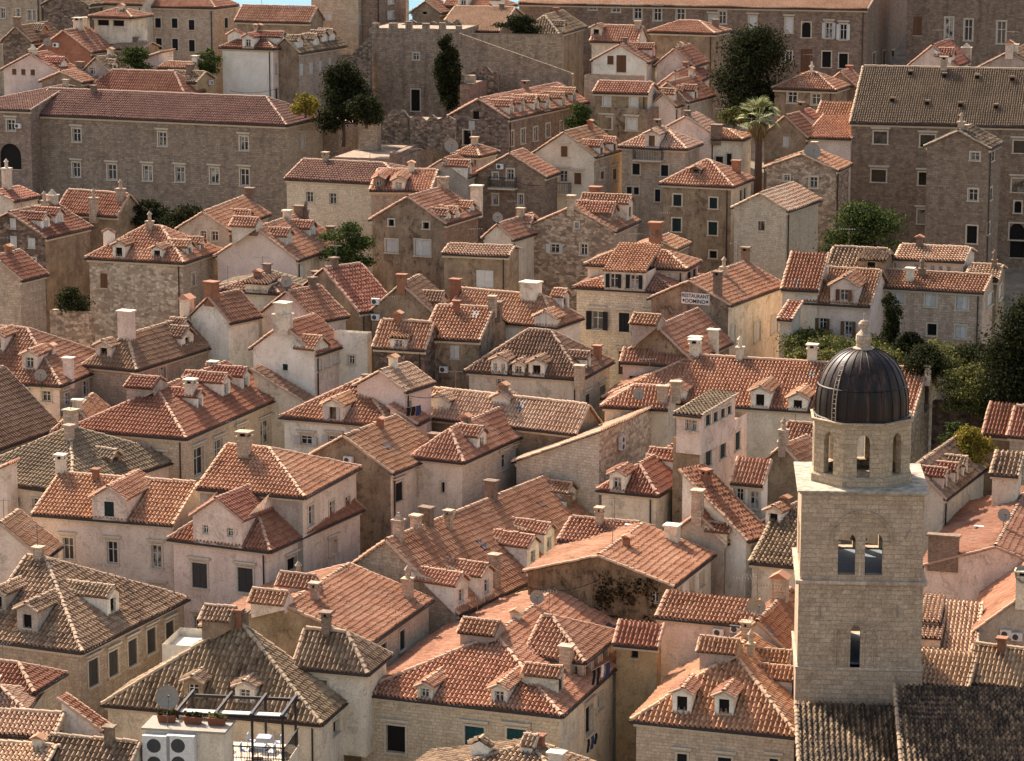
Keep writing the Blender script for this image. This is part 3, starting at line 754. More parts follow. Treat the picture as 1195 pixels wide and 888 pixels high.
def chimney_mesh(P0, w, d, h, st, par):
    z0 = P0[2] - .7; zt = P0[2] + h; x, y = P0[0], P0[1]; mb = MB()
    mat = {'p': m_plaster('cream', .5), 'w': m_plaster('cream', .6), 'b': m_stone('brown', bw=.24, bh=.08), 's': m_stone('stone', bw=.5, bh=.22), 't': m_plaster('terra', .6), 'k': m_plaster('pink', .4)}[st[0]]
    mb.box(x-w/2, x+w/2, y-d/2, y+d/2, z0, zt, 0); kind = st[1:] or 'c'
    if kind == 'c':      # slab on four stubs
        mb.box(x-w/2-.08, x+w/2+.08, y-d/2-.08, y+d/2+.08, zt, zt+.1, 0)
        for sx in (-1, 1):
            for sy in (-1, 1): mb.box(x+sx*w*.36-.09, x+sx*w*.36+.09, y+sy*d*.34-.09, y+sy*d*.34+.09, zt+.1, zt+.32, 0)
        mb.box(x-w*.25, x+w*.25, y-d*.25, y+d*.25, zt+.1, zt+.30, 2)  # near-black block filling the gap between the stubs
        mb.box(x-w/2-.12, x+w/2+.12, y-d/2-.12, y+d/2+.12, zt+.32, zt+.42, 0)
    elif kind == 'g':    # little tiled cap
        mb.box(x-w/2-.06, x+w/2+.06, y-d/2-.06, y+d/2+.06, zt, zt+.08, 0)
        a = w/2 + .14; b = d/2 + .14; r = zt + .08 + w*.38
        mb.quads([(x-a,y-b,zt+.08),(x+a,y-b,zt+.08),(x+a,y+b,zt+.08),(x-a,y+b,zt+.08),(x,y-b,r),(x,y+b,r)], [(0,1,4),(2,3,5),(1,2,5,4),(3,0,4,5),(0,3,2,1)], 1)
    elif kind == 'o':    # pot on top
        mb.box(x-w/2-.07, x+w/2+.07, y-d/2-.07, y+d/2+.07, zt, zt+.12, 0)
        mb.lathe(x, y, [(.0, zt+.12), (.16, zt+.121), (.14, zt+.6), (.24, zt+.66), (.02, zt+.95), (0, zt+.96)], 10, 0)
    elif kind == 'q':    # pyramid cap
        mb.box(x-w/2-.1, x+w/2+.1, y-d/2-.1, y+d/2+.1, zt, zt+.1, 0); mb.taper(x, y, zt+.1, zt+.55, w*.9, d*.9, .12, .12, 0)
    elif kind == 'l':    # plain slab
        mb.box(x-w/2-.1, x+w/2+.1, y-d/2-.1, y+d/2+.1, zt, zt+.12, 0)
    mb.build('chimney', [mat, m_tile('orange'), m_flat('soot', (24,20,18), .95)], par)
def ac_unit(P0, d, n, par):
    d = d*.8; n = n*.8; Z = np.array([0, 0, .8]); mb = MB(); mb.obox(P0, d, n, Z, -.42, .42, .12, .46, -.3, .3, 0)
    mb.obox(P0, d, n, Z, -.36, -.32, -.003, .44, -.36, -.301, 1); mb.obox(P0, d, n, Z, .32, .36, -.003, .44, -.36, -.301, 1)
    c = P0 + n*.463 - d*.1; v = []
    for r, off in ((.25, 0), (.23, .01), (.07, .012)): v += [c + d*math.cos(t)*r + Z*math.sin(t)*r + n*off for t in [2*math.pi*i/16 for i in range(16)]]
    mb.quads(v, [(i, (i+1) % 16, 16 + (i+1) % 16, 16 + i) for i in range(16)], 0); mb.quads(v[16:], [(i, (i+1) % 16, 16 + (i+1) % 16, 16 + i) for i in range(16)] + [tuple(range(16, 32))], 1)
    mb.build('air_conditioner', [m_flat('ac_casing', (214,208,198), .5), m_flat('ac_grille', (66,64,62), .6)], par)
def dish(P0, r, h, par):
    mb = MB(); x, y, z = P0; mb.tube([(x, y, z - .3), (x, y, z + h)], .03, 6, 0)
    c = np.array([x, y - .06, z + h]); ax = np.array([.45, -.8, .4]); ax /= np.linalg.norm(ax); a = np.cross(ax, [0, 0, 1.]); a /= np.linalg.norm(a); b = np.cross(a, ax)
    v = [c - ax*.0]; f = []; n = 16
    for k, rr in enumerate((.35, .7, 1.0)):
        v += [c + (a*math.cos(t) + b*math.sin(t))*r*rr + ax*(rr**2)*r*.3 for t in [2*math.pi*i/n for i in range(n)]]
    for i in range(n): f.append((0, 1+i, 1+(i+1) % n))
    for k in range(2):
        for i in range(n): f.append((1+k*n+i, 1+(k+1)*n+i, 1+(k+1)*n+(i+1) % n, 1+k*n+(i+1) % n))
    mb.quads(v, f, 1); mb.tube([c - b*r*.9 + ax*.2*r, c + ax*r*.9], .015, 5, 0); e = c + ax*r*.9; mb.box(e[0]-.05, e[0]+.05, e[1]-.05, e[1]+.05, e[2]-.05, e[2]+.05, 0)
    mb.build('satellite_dish', [m_flat('dish_metal', (92,88,84), .5), m_flat('dish_face', (150,138,122), .7)], par)
def antenna(P0, h, par):
    mb = MB(); x, y, z = P0; mb.tube([(x, y, z - .3), (x, y, z + h)], .022, 5); zt = z + h - .15
    mb.tube([(x - .7, y - .2, zt), (x + .5, y + .2, zt)], .014, 4)
    for i in range(7): k = -.6 + i*.17; mb.tube([(x + k - .1, y + k*.28 + .3, zt), (x + k + .1, y + k*.28 - .3, zt)], .009, 4)
    mb.build('antenna', m_flat('antenna_metal', (120,114,106), .4, .6), par)
@cached
def m_skyglass():
    N = NT('skylight_glass'); N.b.inputs['Specular IOR Level'].default_value = .4; return N.done(srgb(54,60,66), .5)
def x_sign(s, p, side='F'): pass
House.x_sign = x_sign
H_ = House
# ================================================================== foreground, lower left (read at 2.96x)
tile(0, 588)
h = H_('stone_house', "stone house with big lichened hipped roof and four dark shuttered windows facing the lane",
  (278,515), (-90,488), (635,345), 'Ha', 190, wall='s:stone', roof='old', hips='r')
h.W('R', (322,582,34,92), (391,550,32,86), (457,513,30,90), (522,472,30,84), (586,447,28,84), st='h s', col='grey')
h.D('F', (95,446), 1.9, 1.9, 'g', 'D', wall='p:grey'); h.D('F', (-8,372), 1.6, 1.5, 'g', 'D', wall='p:grey'); 
h.D('R', (392,383), 1.9, 1.7, 's', 'D', wall='p:white', t2=.2); h.X('ac', (347,345), side='T')
h = H_('stone_house', "low corner house, red hipped roof, one green window, below the big lichened roof",
  (112,655), (-70,640), (190,604), 'Ha', 553, wall='s:warm', roof='red', dv=14, hips='r')
h.W('R', (127,697,30,44), st='s', col='green')
h = H_('plaster_house', "pale house with pinkish hipped roof at lower left edge, before the red hipped corner house",
  (80,722), (-120,712), (108,660), 'Ha', 632, wall='p:cream', roof='pale', dv=18, hips='r')
h = H_('plaster_house', "bottom left corner cream house with straight orange roof and a gable window",
  (182,808), (-90,798), (243,738), 'Ga', 726, wall='p:cream', roof='pale', dv=25)
h.W('R', (205,806,22,46), st='ws')
h = H_('plaster_house', 'lowest house in the left corner, only its orange roof showing above the frame',
  (150,915), (-90,905), (168,878), 'Ga', 838, wall='p:cream', roof='pale', dv=40)
h = H_('plaster_house', "low outbuilding with red lean-to roof and pale gutter beside the bottom left corner house",
  (345,790), (215,770), (368,768), 'Sr', None, rise=1.6, wall='p:white', roof='red', dv=20)
h = H_('stone_house', 'house at the bottom edge with a long buff-tiled roof, left of the roof terrace',
  (435,940), (130,915), (470,905), 'Ga', 828, wall='p:cream', roof='old', dv=32)
# the palace
h = H_('palace', "long pale rose palace front with three white windows and a green shuttered dormer",
  (596,76), (122,42), 8.0, 'Ga', -70, wall='p:pink:.4', roof='orange', phi=17, he=15)
h.W('F', (236,155,36,76), (388,168,36,76), (541,182,34,78), (545,305,40,40), st='ho')
h.D('F', (372,66), 3.3, 2.0, 'g', 's', wall='p:pink', ww=.95, wh=1.35, col='green', rise=1.0); h.Ch((-10,-60), h=1.2)
tile(0, 588)
h = H_('palace', "pale rose palace wing with two tall closed shutters and a wide gabled dormer",
  (928,167), (598,139), (1243,32), 'Hb', None, wall='p:pink:.45', roof='red', he=15.5, walls={'R': 'p:cream:.5'}, hips='n', rise=3.0)
h.W('F', (690,247,52,86), (848,263,52,84), st='h s', col='grey'); h.W('F', (694,415,42,50), (838,432,40,50), st='ho')
h.W('R', (1008,207,34,46), (1078,185,30,52), (1150,150,26,50), st='h D')
h.D('F', (744,158), 5.0, 2.4, 'g', 'o', wall='p:pink', nw=2, ww=.6, wh=.75, rise=1.7)
tile(0, 290)
h = H_('upper_storey', "set back upper storey with hipped orange roof on the rose palace wing",
  (1045,863), (690,878), (1230,782), 'Ha', 692, wall='p:grey:.4', roof='orange', dv=42, he=7, hips='r', walls={'R': 'p:cream:.4'})
tile(0, 588)
h.W('R', (1074,40,20,70), (1146,18,18,58), (1200,0,18,52), st='o')
tile(0, 290)
h.Ch((845,720), w=1.1, d=.9, h=1.7, st='s')
tile(0, 588)
h = H_('plaster_house', 'rose house at the left edge with a bright orange roof running under the palace corner',
  (140,200), (-130,185), (165,150), 'Gb', 70, wall='p:pink', roof='orange', dv=-20, rise=3)
h = H_('plaster_house', "narrow block with white flat roof below the rose palace",
  (700,520), (560,500), (760,452), 'F', None, rise=.5, wall='p:white:.2', dv=-20, he=4)
# dark hip with terrace dormers
h = H_('stone_house', 'house with a lichen-dark hipped roof and two small gabled dormers, behind the roof terrace pergola',
  (1100,764), (372,716), (1186,704), 'Hb', 405, wall='p:cream', roof='old', hips='n')
h.W('R', (1160,770,22,50), st='D')
h.D('F', (668,672), 1.6, 1.3, 'g', 'o', wall='p:stained'); h.D('F', (846,690), 1.6, 1.3, 'g', 'o', wall='p:white')
h.D('L', (560,640), 2.4, 2.0, 's', 'D', wall='p:stained', over=2)
h = H_('upper_storey', 'small buff-tiled upper storey with one white window rising from the lichen-dark hipped roof',
  (1262,590), (1022,598), (1330,545), 'Ha', 442, wall='p:cream', roof='old', dv=25, he=5, hips='r')
h.W('F', (1113,625,34,34), st='o')
tile(400, 588)
h = H_('plaster_house', "cream gabled house with plain orange roof and sooty chimney, below the long terrace roof",
  (86,488), (-480,470), (297,358), 'Gb', 352, wall='p:stained', roof='orange', walls={'R': 's:pale'}, dv=5, rise=3.0)
h.W('R', (140,527,22,90), (205,470,18,70), st='ws'); h.Ch((225,330), w=.8, h=1.6, st='so'); h.Ch((-152,300), w=.8, h=1.2, st='so')
h.D('L', (-200,330), 1.8, 1.3, 's', 'D', wall='p:pink', over=2.2); h.D('L', (-110,290), 1.8, 1.3, 's', 'D', wall='p:pink', over=2.2)
# long terrace roof
h = H_('long_house', "long terrace house under one big orange roof with four gabled dormers facing the lane",
  (395,386), 10.5, (930,55), 'Gb', 128, wall='s:stone', roof='orange', phi=30, dv=-57)
h.W('R', (510,362,22,46), (462,388,22,40), (530,350,18,40), (598,306,22,46), (655,280,18,40), st='hs', col='grey')
for p, w_ in (((378,378), 2.2), ((497,330), 2.2), ((657,228), 2.2), ((713,180), 1.9)): h.D('R', p, w_, 2.3, 'g', 'o', wall='p:white', over=1)
h.Ch((193,108), w=.8, h=1.2, st='sq'); h.Ch((253,80), w=.8, h=.9, st='sl'); h.Ch((288,45), w=1.1, h=1.4, st='bl'); h.Ch((525,285), w=.8, h=2.6, st='sl'); h.Ch((775,10), w=.8, h=1., st='bl')
h.Sk((480,145), (530,-5), (683,5))
tile(400, 290)
h.D('R', (790,882), 1.9, 1.3, 'g', 'D', wall='p:white', over=1); h.D('R', (868,842), 1.9, 1.2, 's', None, wall='p:terra'); h.X('ac', (762,884), side='T')
h.Ch((512,808), w=1., h=1.5, st='bl')
tile(400, 588)
h = H_('stone_house', "house with a plain orange roof and stained gable overgrown by dark creeper",
  (1133,290), (640,258), (1273,188), 'Gb', 180, wall='p:creeper:.9', roof='orange', walls={'R': 'p:white'})
h.E(lambda s: creeper(s))
h.W('F', (1078,322,26,36), st='no'); h.W('R', (1160,315,18,52), (1205,285,14,46), (1240,262,13,44), st='o')
h.Ch((1138,130), w=1.2, d=1., h=1.3, st='wl'); h.X('ac', (995,80), side='T')
# centre-bottom house
h = H_('stone_house', "warm stone house in bottom centre with green shutters and two tiny front dormers",
  (748,735), (62,697), (1085,440), 'Hb', 455, wall='s:warm:.25', roof='orange', hips='n', walls={'R': 'p:cream:.5'})
h.W('F', (183,812,66,92), st='hSD', col='green'); h.W('F', (455,802,66,66), (600,810,66,66), st='hs', col='teal')
h.W('R', (850,745,26,100), st='hSD', col='black'); h.W('R', (888,682,16,54), st='o')
h.D('F', (283,676), 1.25, 1.0, 'g', 'o', wall='p:cream'); h.D('F', (540,694), 1.35, 1.25, 'g', 'o', wall='p:white'); h.D('R', (752,655), 1.6, 1.5, 'g', 's', wall='p:cream', over=.6, col='green')
h.D('L', (300,600), 2.6, 2.4, 's', None, wall='p:pink', over=2.2); h.D('L', (400,470), 2.6, 2.2, 's', None, wall='p:pink', over=2.2)
h.X('ant', (465,440)); h.Sk((920,425)); h.X('dish', (670,355), h=.6)
h = H_('upper_storey', "raised upper storey with laundry and open black shutters on the bottom centre house",
  (828,550), (632,532), (948,455), 'Ha', 392, wall='s:warm:.4', roof='orange', dv=2, he=5, hips='r')
h.W('R', (846,590,18,70), (872,562,16,66), (905,535,18,62), st='SD', col='black'); h.Ch((772,548), w=.95, d=.8, h=1.2, st='sl')
h = H_('stone_house', "low house at bottom edge with buff lichened hipped roof and two peaked dormers",
  (860,1085), (160,1030), (1000,985), 'Hb', 832, wall='p:cream', roof='old', dv=20, hips='n')
h.D('F', (490,845), 1.5, .5, 'g', None, roof='old'); h.D('R', (665,850), 1.5, .5, 'g', None, roof='old'); h.Ch((738,900), w=1.1, h=.8, st='wl')
h = H_('plaster_house', 'small brick-capped wall house with one black window in the alley behind the raised storey',
  (1085,500), (945,492), (1100,480), 'Sf', None, rise=1.1, wall='p:ochre', roof='red', dv=-6)
h.W('F', (1008,516,24,34), st='nD')
tile(795, 588)
h = H_('stone_house', "house left of the bell tower with steep hipped roof and two white framed dormers",
  (390,808), (-155,783), 9.0, 'Hb', 520, wall='s:warm:.35', roof='orange', hips='n', phi=18, rise=4.3, cw=.3)
h.W('F', (3,878,34,30), (150,886,46,20), (320,890,30,20), st='hs', col='black')
h.D('F', (2,725), 1.5, 1.6, 'g', 'D', wall='p:white', fr='white'); h.D('F', (147,735), 1.5, 1.6, 'g', 'D', wall='p:white')
h.D('R', (372,592), 2., 1.2, 's', None, wall='p:pink', over=1.); h.D('R', (392,650), 2., 1.2, 's', None, wall='p:pink', over=1.)
h.D('L', (-70,640), 2., 1.4, 's', None, wall='p:pink', over=2.2); h.D('L', (40,570), 2., 1.4, 's', None, wall='p:pink', over=2.2)
h = H_('plaster_house', "pink house with two air conditioners on its wall, above the white framed dormers",
  (232,425), (-78,400), (262,400), 'Sf', None, rise=1.0, wall='p:pink', roof='orange', dv=10)
h.X('ac', (133,440), (192,428), side='F'); h.X('ant', (215,370), (262,360)); h.X('dish', (248,395), h=.8)
h = H_('plaster_house', "house with steep orange slope and grey twin capped chimney, just left of the tower",
  (400,560), (120,400), 8., 'Gb', 330, wall='p:pink', roof='red', phi=20, dv=-20, rise=3.6)
h.Ch((340,330), w=1.3, d=1.1, h=1.7, st='sg'); h.X('dish', (265,400), h=.8); h.Sk((305,445))
h = H_('plaster_house', 'small house with a brown-tiled roof and a steel chimney cowl squeezed against the bell tower',
  (405,222), (245,205), 6., 'Sf', None, rise=2.2, wall='p:cream', roof='old', dv=-6)
tile(700, 450, 4.748)
h = H_('plaster_house', "house with smooth new red roof and round red chimney pot",
  (810,868), (455,605), (935,790), 'Sr', None, rise=3.6, wall='p:white', roof='red', dv=0)
h.W('R', (845,900,14,60), (890,870,14,60), st='o'); h.Ch((588,555), w=.7, h=.9, st='tc'); h.Ch((430,640), w=.55, h=1.2, st='to')
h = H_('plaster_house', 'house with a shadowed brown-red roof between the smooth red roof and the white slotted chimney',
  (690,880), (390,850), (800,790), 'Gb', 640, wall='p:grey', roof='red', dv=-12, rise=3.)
h.Ch((382,710), w=.9, d=.9, h=1.9, st='sl'); h.D('R', (815,905), 1.5, 1.0, 's', 'o', wall='p:cream'); h.D('R', (760,945), 1.5, 1.0, 's', 'o', wall='p:cream')
h = H_('plaster_house', "small orange hipped house with dark dormer opening, touching the left flank of the tower",
  (1065,840), (850,735), (1110,790), 'Hb', 690, wall='p:cream', roof='orange', dv=0, rise=2.6, hips='n')
h.D('F', (960,778), 1.5, 1.3, 'g', 'D', wall='p:white')
h = H_('plaster_house', 'white conservatory house with glazed doors and a bright lean-to roof in the centre right',
  (900,560), (738,545), (930,545), 'Sf', None, rise=1.5, wall='p:white:.2', roof='orange', dv=38, he=5)
h.W('F', (775,605,40,70), (855,635,50,100), st='o', big=1)
h = H_('plaster_house', 'house with a brown shadowed gable and a narrow red roof, left of the tower drum',
  (1105,455), (925,360), (1180,420), 'Gb', 300, wall='p:stained', roof='orange', dv=25, rise=2.4)
h.Ch((1015,270), w=.7, h=1.3, st='so')
h = H_('plaster_house', "house left of the tower dome with a plain bright strip of tile",
  (1190,345), (1035,335), (1260,300), 'Ga', 222, wall='p:pink', roof='orange', dv=20)
h = H_('plaster_house', 'tall pink house with a grey boarded roof room glazed along its lane side',
  (555,330), (405,316), (815,178), 'F', None, rise=.35, wall='p:stained:.8', walls={'R': 'p:pink'}, dv=55, he=12)
h.Ch((370,330), w=1.6, d=1.2, h=2.2, st='sl'); h.Ch((330,330), w=1.1, d=1., h=2.4, st='sl'); h.W('R', (600,400,34,90), (680,350,30,100), st='ws'); h.W('R', (762,305,26,100), st='s', col='green')
h = H_('roof_room', 'glazed roof room with a grey board roof standing on the tall pink house',
  (560,175), (425,150), (750,92), 'Sf', None, rise=.35, wall='p:pink', roof='grey', dv=95, he=2.6)
h.W('F', (446,205,22,74), (487,216,26,60), (522,222,28,60), st='o'); h.W('R', (598,190,26,60), (640,172,24,54), (680,152,22,50), (716,135,20,46), st='ws')
h = H_('plaster_house', "small house with dark red pyramid roof and two white dormers below the fire wall",
  (310,615), (10,575), (570,455), 'Hb', 440, wall='p:cream', roof='red', hips='n', dv=-5, rise=3.)
h.D('F', (95,590), 1.5, 1.6, 'g', 'o', wall='p:white'); h.D('R', (465,500), 2.0, 1.6, 'g', 's', wall='p:white', over=.8, col='white')

tile(400, 588)
h = H_('plaster_house', 'small cream house with one strip of front tile, wedged behind the creeper covered gable house',
  (985,150), (752,182), 5., 'Ga', 68, wall='p:cream', roof='orange', dv=-14, phi=20)
# ================================================================== middle of the town, left (2.96x)
tile(0, 290)
h = H_('stone_house', "left edge corner house with broad hipped roof, dish and two chimneys",
  (205,478), (-120,462), (408,392), 'Ha', 278, wall='p:pink:.5', roof='orange', hips='r', walls={'R': 's:stone'})
h.W('F', (160,510,30,36), st='o'); h.W('R', (232,520,18,44), (295,482,20,50), (356,468,18,46), st='ho')
h.D('F', (103,420), 1.7, 1.5, 'g', 'o', wall='p:pink'); h.D('F', (-10,355), 1.7, 1.5, 'g', 'o', wall='p:pink'); h.X('dish', (142,470), h=.7); h.X('ac', (88,486), side='F')
h.Ch((178,365), w=.6, h=.8, st='kg'); h.Ch((238,450), w=.9, h=1.9, st='kl')
h = H_('plaster_house', 'house below the left edge corner house with a plain brown roof and one skylight',
  (-20,700), 9., (200,582), 'Gb', 470, wall='p:cream', roof='brown', phi=24, rise=2.6)
h.Sk((25,575)); 
h = H_('stone_house', "long old house with grey brown lichened roof and two tall chimneys",
  (250,850), (-130,835), (620,765), 'Ha', 618, wall='p:pink', roof='grey', hips='rl', dv=-6, rise=3.4)
h.W('F', (62,870,20,22), (130,880,36,30), st='o'); h.Ch((122,635), w=1.1, d=.9, h=1.5, st='sl'); h.Ch((240,660), w=.7, h=1.2, st='sl'); h.D('R', (400,745), 1.6, .7, 's', 'D', wall='p:stained')
h = H_('plaster_house', "narrow rose house with tall plain chimney at the left edge",
  (22,800), (-60,790), (60,770), 'Sl', None, rise=1., wall='p:pink', roof='orange', dv=10)
h = H_('palace', "tan corner palace with big red hipped roof, three dormers and tall white windows",
  (638,660), (255,640), (962,522), 'Hb', 487, wall='s:warm:.35', roof='red', hips='n')
h.W('F', (548,732,48,42), st='ho'); h.W('R', (686,735,36,96), (755,705,30,90), (830,645,30,52), (914,636,32,84), st='ho')
h.D('R', (692,555), 1.4, 1.3, 'g', 'o', wall='p:white'); h.D('R', (782,510), 1.9, 1.5, 'g', 'o', wall='p:white'); h.D('R', (850,488), 1.9, 1.5, 'g', 'o', wall='p:white')
h.Ch((660,540), w=.95, d=.9, h=1.9, st='pc'); h.Ch((735,770), h=.1)
h.D('L', (440,520), 3., 1.2, 's', None, wall='p:pink', over=2.); h.D('L', (520,470), 3., 1.2, 's', None, wall='p:pink', over=2.)
h = H_('plaster_house', "low annex with small hipped roof and terracotta parapet, left of the tan corner palace",
  (330,650), (180,590), (395,560), 'Hb', 540, wall='p:terra', roof='orange', dv=-22, hips='n', rise=2.0)
h.Ch((200,605), w=.9, h=.8, st='wl')
h = H_('stone_house', "house with long worn brown roof behind the tan corner palace, pink square chimney",
  (470,424), (300,345), (822,303), 'Hb', 280, wall='s:stone', roof='brown', hips='n', rise=3.6)
h.D('F', (358,378), 1.9, 1.2, 'g', 'D', wall='p:cream', over=.6); h.D('R', (648,335), 2.4, 1.0, 's', 'D', wall='p:white', over=1.); h.D('R', (640,290), 1.8, .7, 's', 'D', wall='p:white', over=1.); h.D('R', (722,272), 1.7, 1.1, 's', 'D', wall='p:white', over=1.)
h.Ch((370,282), w=1.5, d=1., h=2.3, st='kl'); h.Ch((648,400), w=1.2, d=1., h=1.9, st='wg')
h.W('R', (560,430,24,40), (760,350,22,40), st='o')
h = H_('plaster_house', "small raised house with orange gable roof and wide slab chimney behind the worn roof",
  (790,262), (660,200), (880,238), 'Gb', 160, wall='p:white', roof='orange', dv=12, rise=2.2)
h.W('F', (777,262,16,18), st='nD'); h.Ch((732,150), w=1.3, d=1., h=1.4, st='tl')
h = H_('plaster_house', "low house with small brown tile roof and strip dormer, below the pale plain gable",
  (960,160), (770,150), (1000,140), 'Ha', 105, wall='p:cream', roof='brown', dv=20, hips='rl')
h.D('F', (865,180), 2.6, .9, 's', None, wall='p:cream')
h = H_('plaster_house', "house with plain salmon roof and tiny square chimney beside a grey dish",
  (1085,260), (905,190), (1185,232), 'Gb', 150, wall='p:pink', roof='orange', dv=10, rise=2.6)
h.Ch((1078,262), w=.6, h=.9, st='bl'); h.Ch((985,165), w=1., h=1., st='bc'); h.X('dish', (918,290), h=.8); h.W('R', (1115,285,18,44), st='o')
h = H_('stone_house', 'house with a steep red roof and brown chimney, right of the pale plain gable house',
  (1240,225), (1010,140), (1310,190), 'Gb', 70, wall='p:stained', roof='red', dv=5, rise=3.2)
h.Ch((1092,135), w=.7, h=1.2, st='bc'); h.Ch((1155,205), w=.7, h=.9, st='bl')
h = H_('plaster_house', "white house with blank side wall, small red roof and a row of shuttered windows",
  (1085,372), (875,330), (1190,330), 'Gb', 262, wall='p:white:.3', roof='red', dv=8, rise=2.8, walls={'R': 'p:pink'})
h.W('F', (985,410,18,22), st='nws'); h.W('R', (1102,402,18,40), (1130,392,16,40), (1158,380,16,40), st='s', col='white')
h.D('R', (1090,365), 3., .5, 's', None, roof='orange', wall='p:white'); h.Ch((850,385), w=1.3, d=1.2, h=2.0, st='wl'); h.Ch((782,395), w=1.6, d=1.3, h=.9, st='wl')
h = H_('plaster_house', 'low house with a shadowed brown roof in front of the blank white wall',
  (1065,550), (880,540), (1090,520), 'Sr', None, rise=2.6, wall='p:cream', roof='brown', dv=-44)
h.D('R', (1000,535), 1.6, 1.2, 's', 'o', wall='p:white', over=1.)
h = H_('plaster_house', 'white house under a bright hipped roof with one black dormer window between white shutters',
  (1345,616), (982,598), (1450,570), 'Hb', 455, wall='p:white', roof='orange', hips='n', dv=0)
h.D('F', (1150,595), 2.2, 1.5, 'g', 'xS', wall='p:white', col='white', ww=.8, wh=1.2)
h.W('F', (1058,662,40,30), (1155,668,40,40), st='hS', col='white'); h.W('F', (1260,680,40,40), st='ho')
# ------------------------------------------------------------------ middle, centre
tile(400, 290)
h = H_('upper_storey', "pink roof storey with pale roof and black washing hung at its window",
  (212,500), (50,455), (258,485), 'Gb', 425, wall='p:pink:.2', roof='pale', dv=32, he=4.2, rise=1.4)
h.W('R', (228,545,16,40), st='o')
h = H_('plaster_house', 'pink house with an air conditioner, directly behind the small gabled house with a skylight',
  (250,612), (165,612), (290,590), 'Sr', None, rise=1.2, wall='p:pink:.2', roof='orange', dv=0)
h.X('ac', (232,628), side='F')
h = H_('plaster_house', "small gabled house with skylight in orange roof and two black shutters on the lane",
  (165,782), (-150,755), (340,715), 'Gb', 650, wall='p:stained:.7', roof='orange', walls={'R': 'p:cream:.4'}, rise=2.7)
h.W('R', (194,840,26,66), (270,806,30,72), st='hs', col='black'); h.Sk((148,685)); h.X('ac', (25,728), side='F'); h.Ch((318,700), w=.9, h=1.5, st='bl')
h = H_('plaster_house', "centre house with hipped orange roof, one long dormer and hooded windows to the lane",
  (412,742), (250,660), (702,605), 'Hb', 600, wall='p:cream:.4', roof='orange', hips='n', walls={'R': 's:pale:.3'}, rise=3.9)
h.W('R', (555,735,22,50), (605,712,22,50), (655,692,22,44), st='ho'); h.W('F', (346,825,14,36), st='D')
h.D('R', (480,695), 2.0, 1.4, 's', 'o', wall='p:white', over=1.)
h = H_('long_house', 'long low house with an unbroken buff-orange roof stretching left from the tall stone corner house',
  (805,645), (150,562), (860,612), 'Ga', 488, wall='p:stained', roof='pale', dv=-6)
h.Sk((615,548)); h.D('F', (330,560), 2.4, 1.0, 'g', None); h.D('F', (545,540), 2., .6, 'g', None)
h = H_('stone_house', 'stone corner house with a hipped roof and three small gabled dormers side by side',
  (818,455), (436,430), (922,398), 'Ha', 287, wall='p:cream', roof='brown', hips='rl', walls={'R': 's:pale:.3'})
h.W('R', (896,498,20,50), (845,526,16,48), st='hs', col='grey')
h.D('F', (540,432), 1.7, 1.3, 'g', 'o', wall='p:white', nw=2, ww=.4, wh=.7); h.D('F', (606,436), 1.3, 1.0, 'g', 'o', wall='p:white'); h.D('F', (668,445), 1.7, 1.3, 'g', 'D', wall='p:white'); h.D('R', (848,418), 1.4, 1.2, 'g', 'D', wall='p:white')
h.Ch((880,385), w=.7, h=1.3, st='tl'); h.Ch((818,455), w=.9, h=1.3, st='sl'); h.X('ant', (718,400), h=1.6)
h.W('F', (545,462,30,22), st='o')
h = H_('stone_house', 'grimy house with a bright orange roof, a skylight and two white shuttered windows',
  (470,322), (283,312), (562,262), 'Ga', 207, wall='p:stained:.9', roof='orange', dv=20)
h.W('F', (305,354,26,38), (386,358,32,46), st='nhs', col='white'); h.X('ac', (352,416), side='F'); h.Sk((458,232)); h.Ch((530,222), w=1.1, d=1., h=1.0, st='bl'); h.Ch((560,205), w=.7, h=1.1, st='sl'); h.Ch((600,250), w=.8, h=1., st='sl')
h = H_('stone_house', "rough stone house with small orange roof and one glazed hatch, beside the white flat terrace",
  (282,355), (112,346), (300,330), 'Ga', 237, wall='r:brown', roof='orange', dv=16)
h.D('F', (192,345), 1.8, 1., 's', 'o', wall='p:white')
h = H_('plaster_house', "house with wide orange hipped roof and a big white chimney block",
  (735,275), (365,225), (818,238), 'Ha', 165, wall='p:white:.3', roof='orange', hips='r', dv=5)
h.Ch((650,160), w=1.9, d=1.4, h=1.2, st='wl'); h.D('F', (690,290), 2.6, .9, 'g', None, over=.6); h.D('R', (770,212), 1.7, 1.5, 's', 'D', wall='p:white', over=1.)
h.Ch((390,160), w=1., h=1.5, st='tl')
h = H_('stone_house', "low house with two brown tile slopes and a small annex, left of white chimney block",
  (310,235), (100,210), (368,190), 'Gb', 105, wall='p:stained', roof='brown', dv=6, rise=2.6)
h.X('ac', (108,235), (92,180), side='F'); h.D('R', (345,215), 2.4, 1.1, 's', 'D', wall='p:cream', over=1.); h.Ch((170,140), w=.9, h=.9, st='tl')
h = H_('plaster_house', "white flat roofed terrace house left of the rough stone house",
  (85,325), (-30,320), (100,300), 'F', None, rise=.7, wall='p:white', dv=10)
h.W('F', (30,385,20,30), (75,375,20,40), st='o')
h = H_('palace', "ashlar town house with black shutters, string course and wide two windowed dormer",
  (1150,157), (808,139), (1246,100), 'Ha', 60, wall='s:pale:.35', roof='orange', hips='rl', rise=3.6, dv=8)
h.W('F', (880,248,38,64), st='hoS', col='black'); h.W('F', (972,255,36,66), (1062,258,36,66), st='hs', col='black'); h.W('F', (972,395,38,80), st='hs', col='brown'); h.W('F', (880,400,38,60), st='ho')
h.D('F', (970,148), 4.6, 2.0, 's', 'oS', wall='p:cream', nw=2, ww=.95, wh=1.5, col='black', t2=.32); h.Sk((905,115))
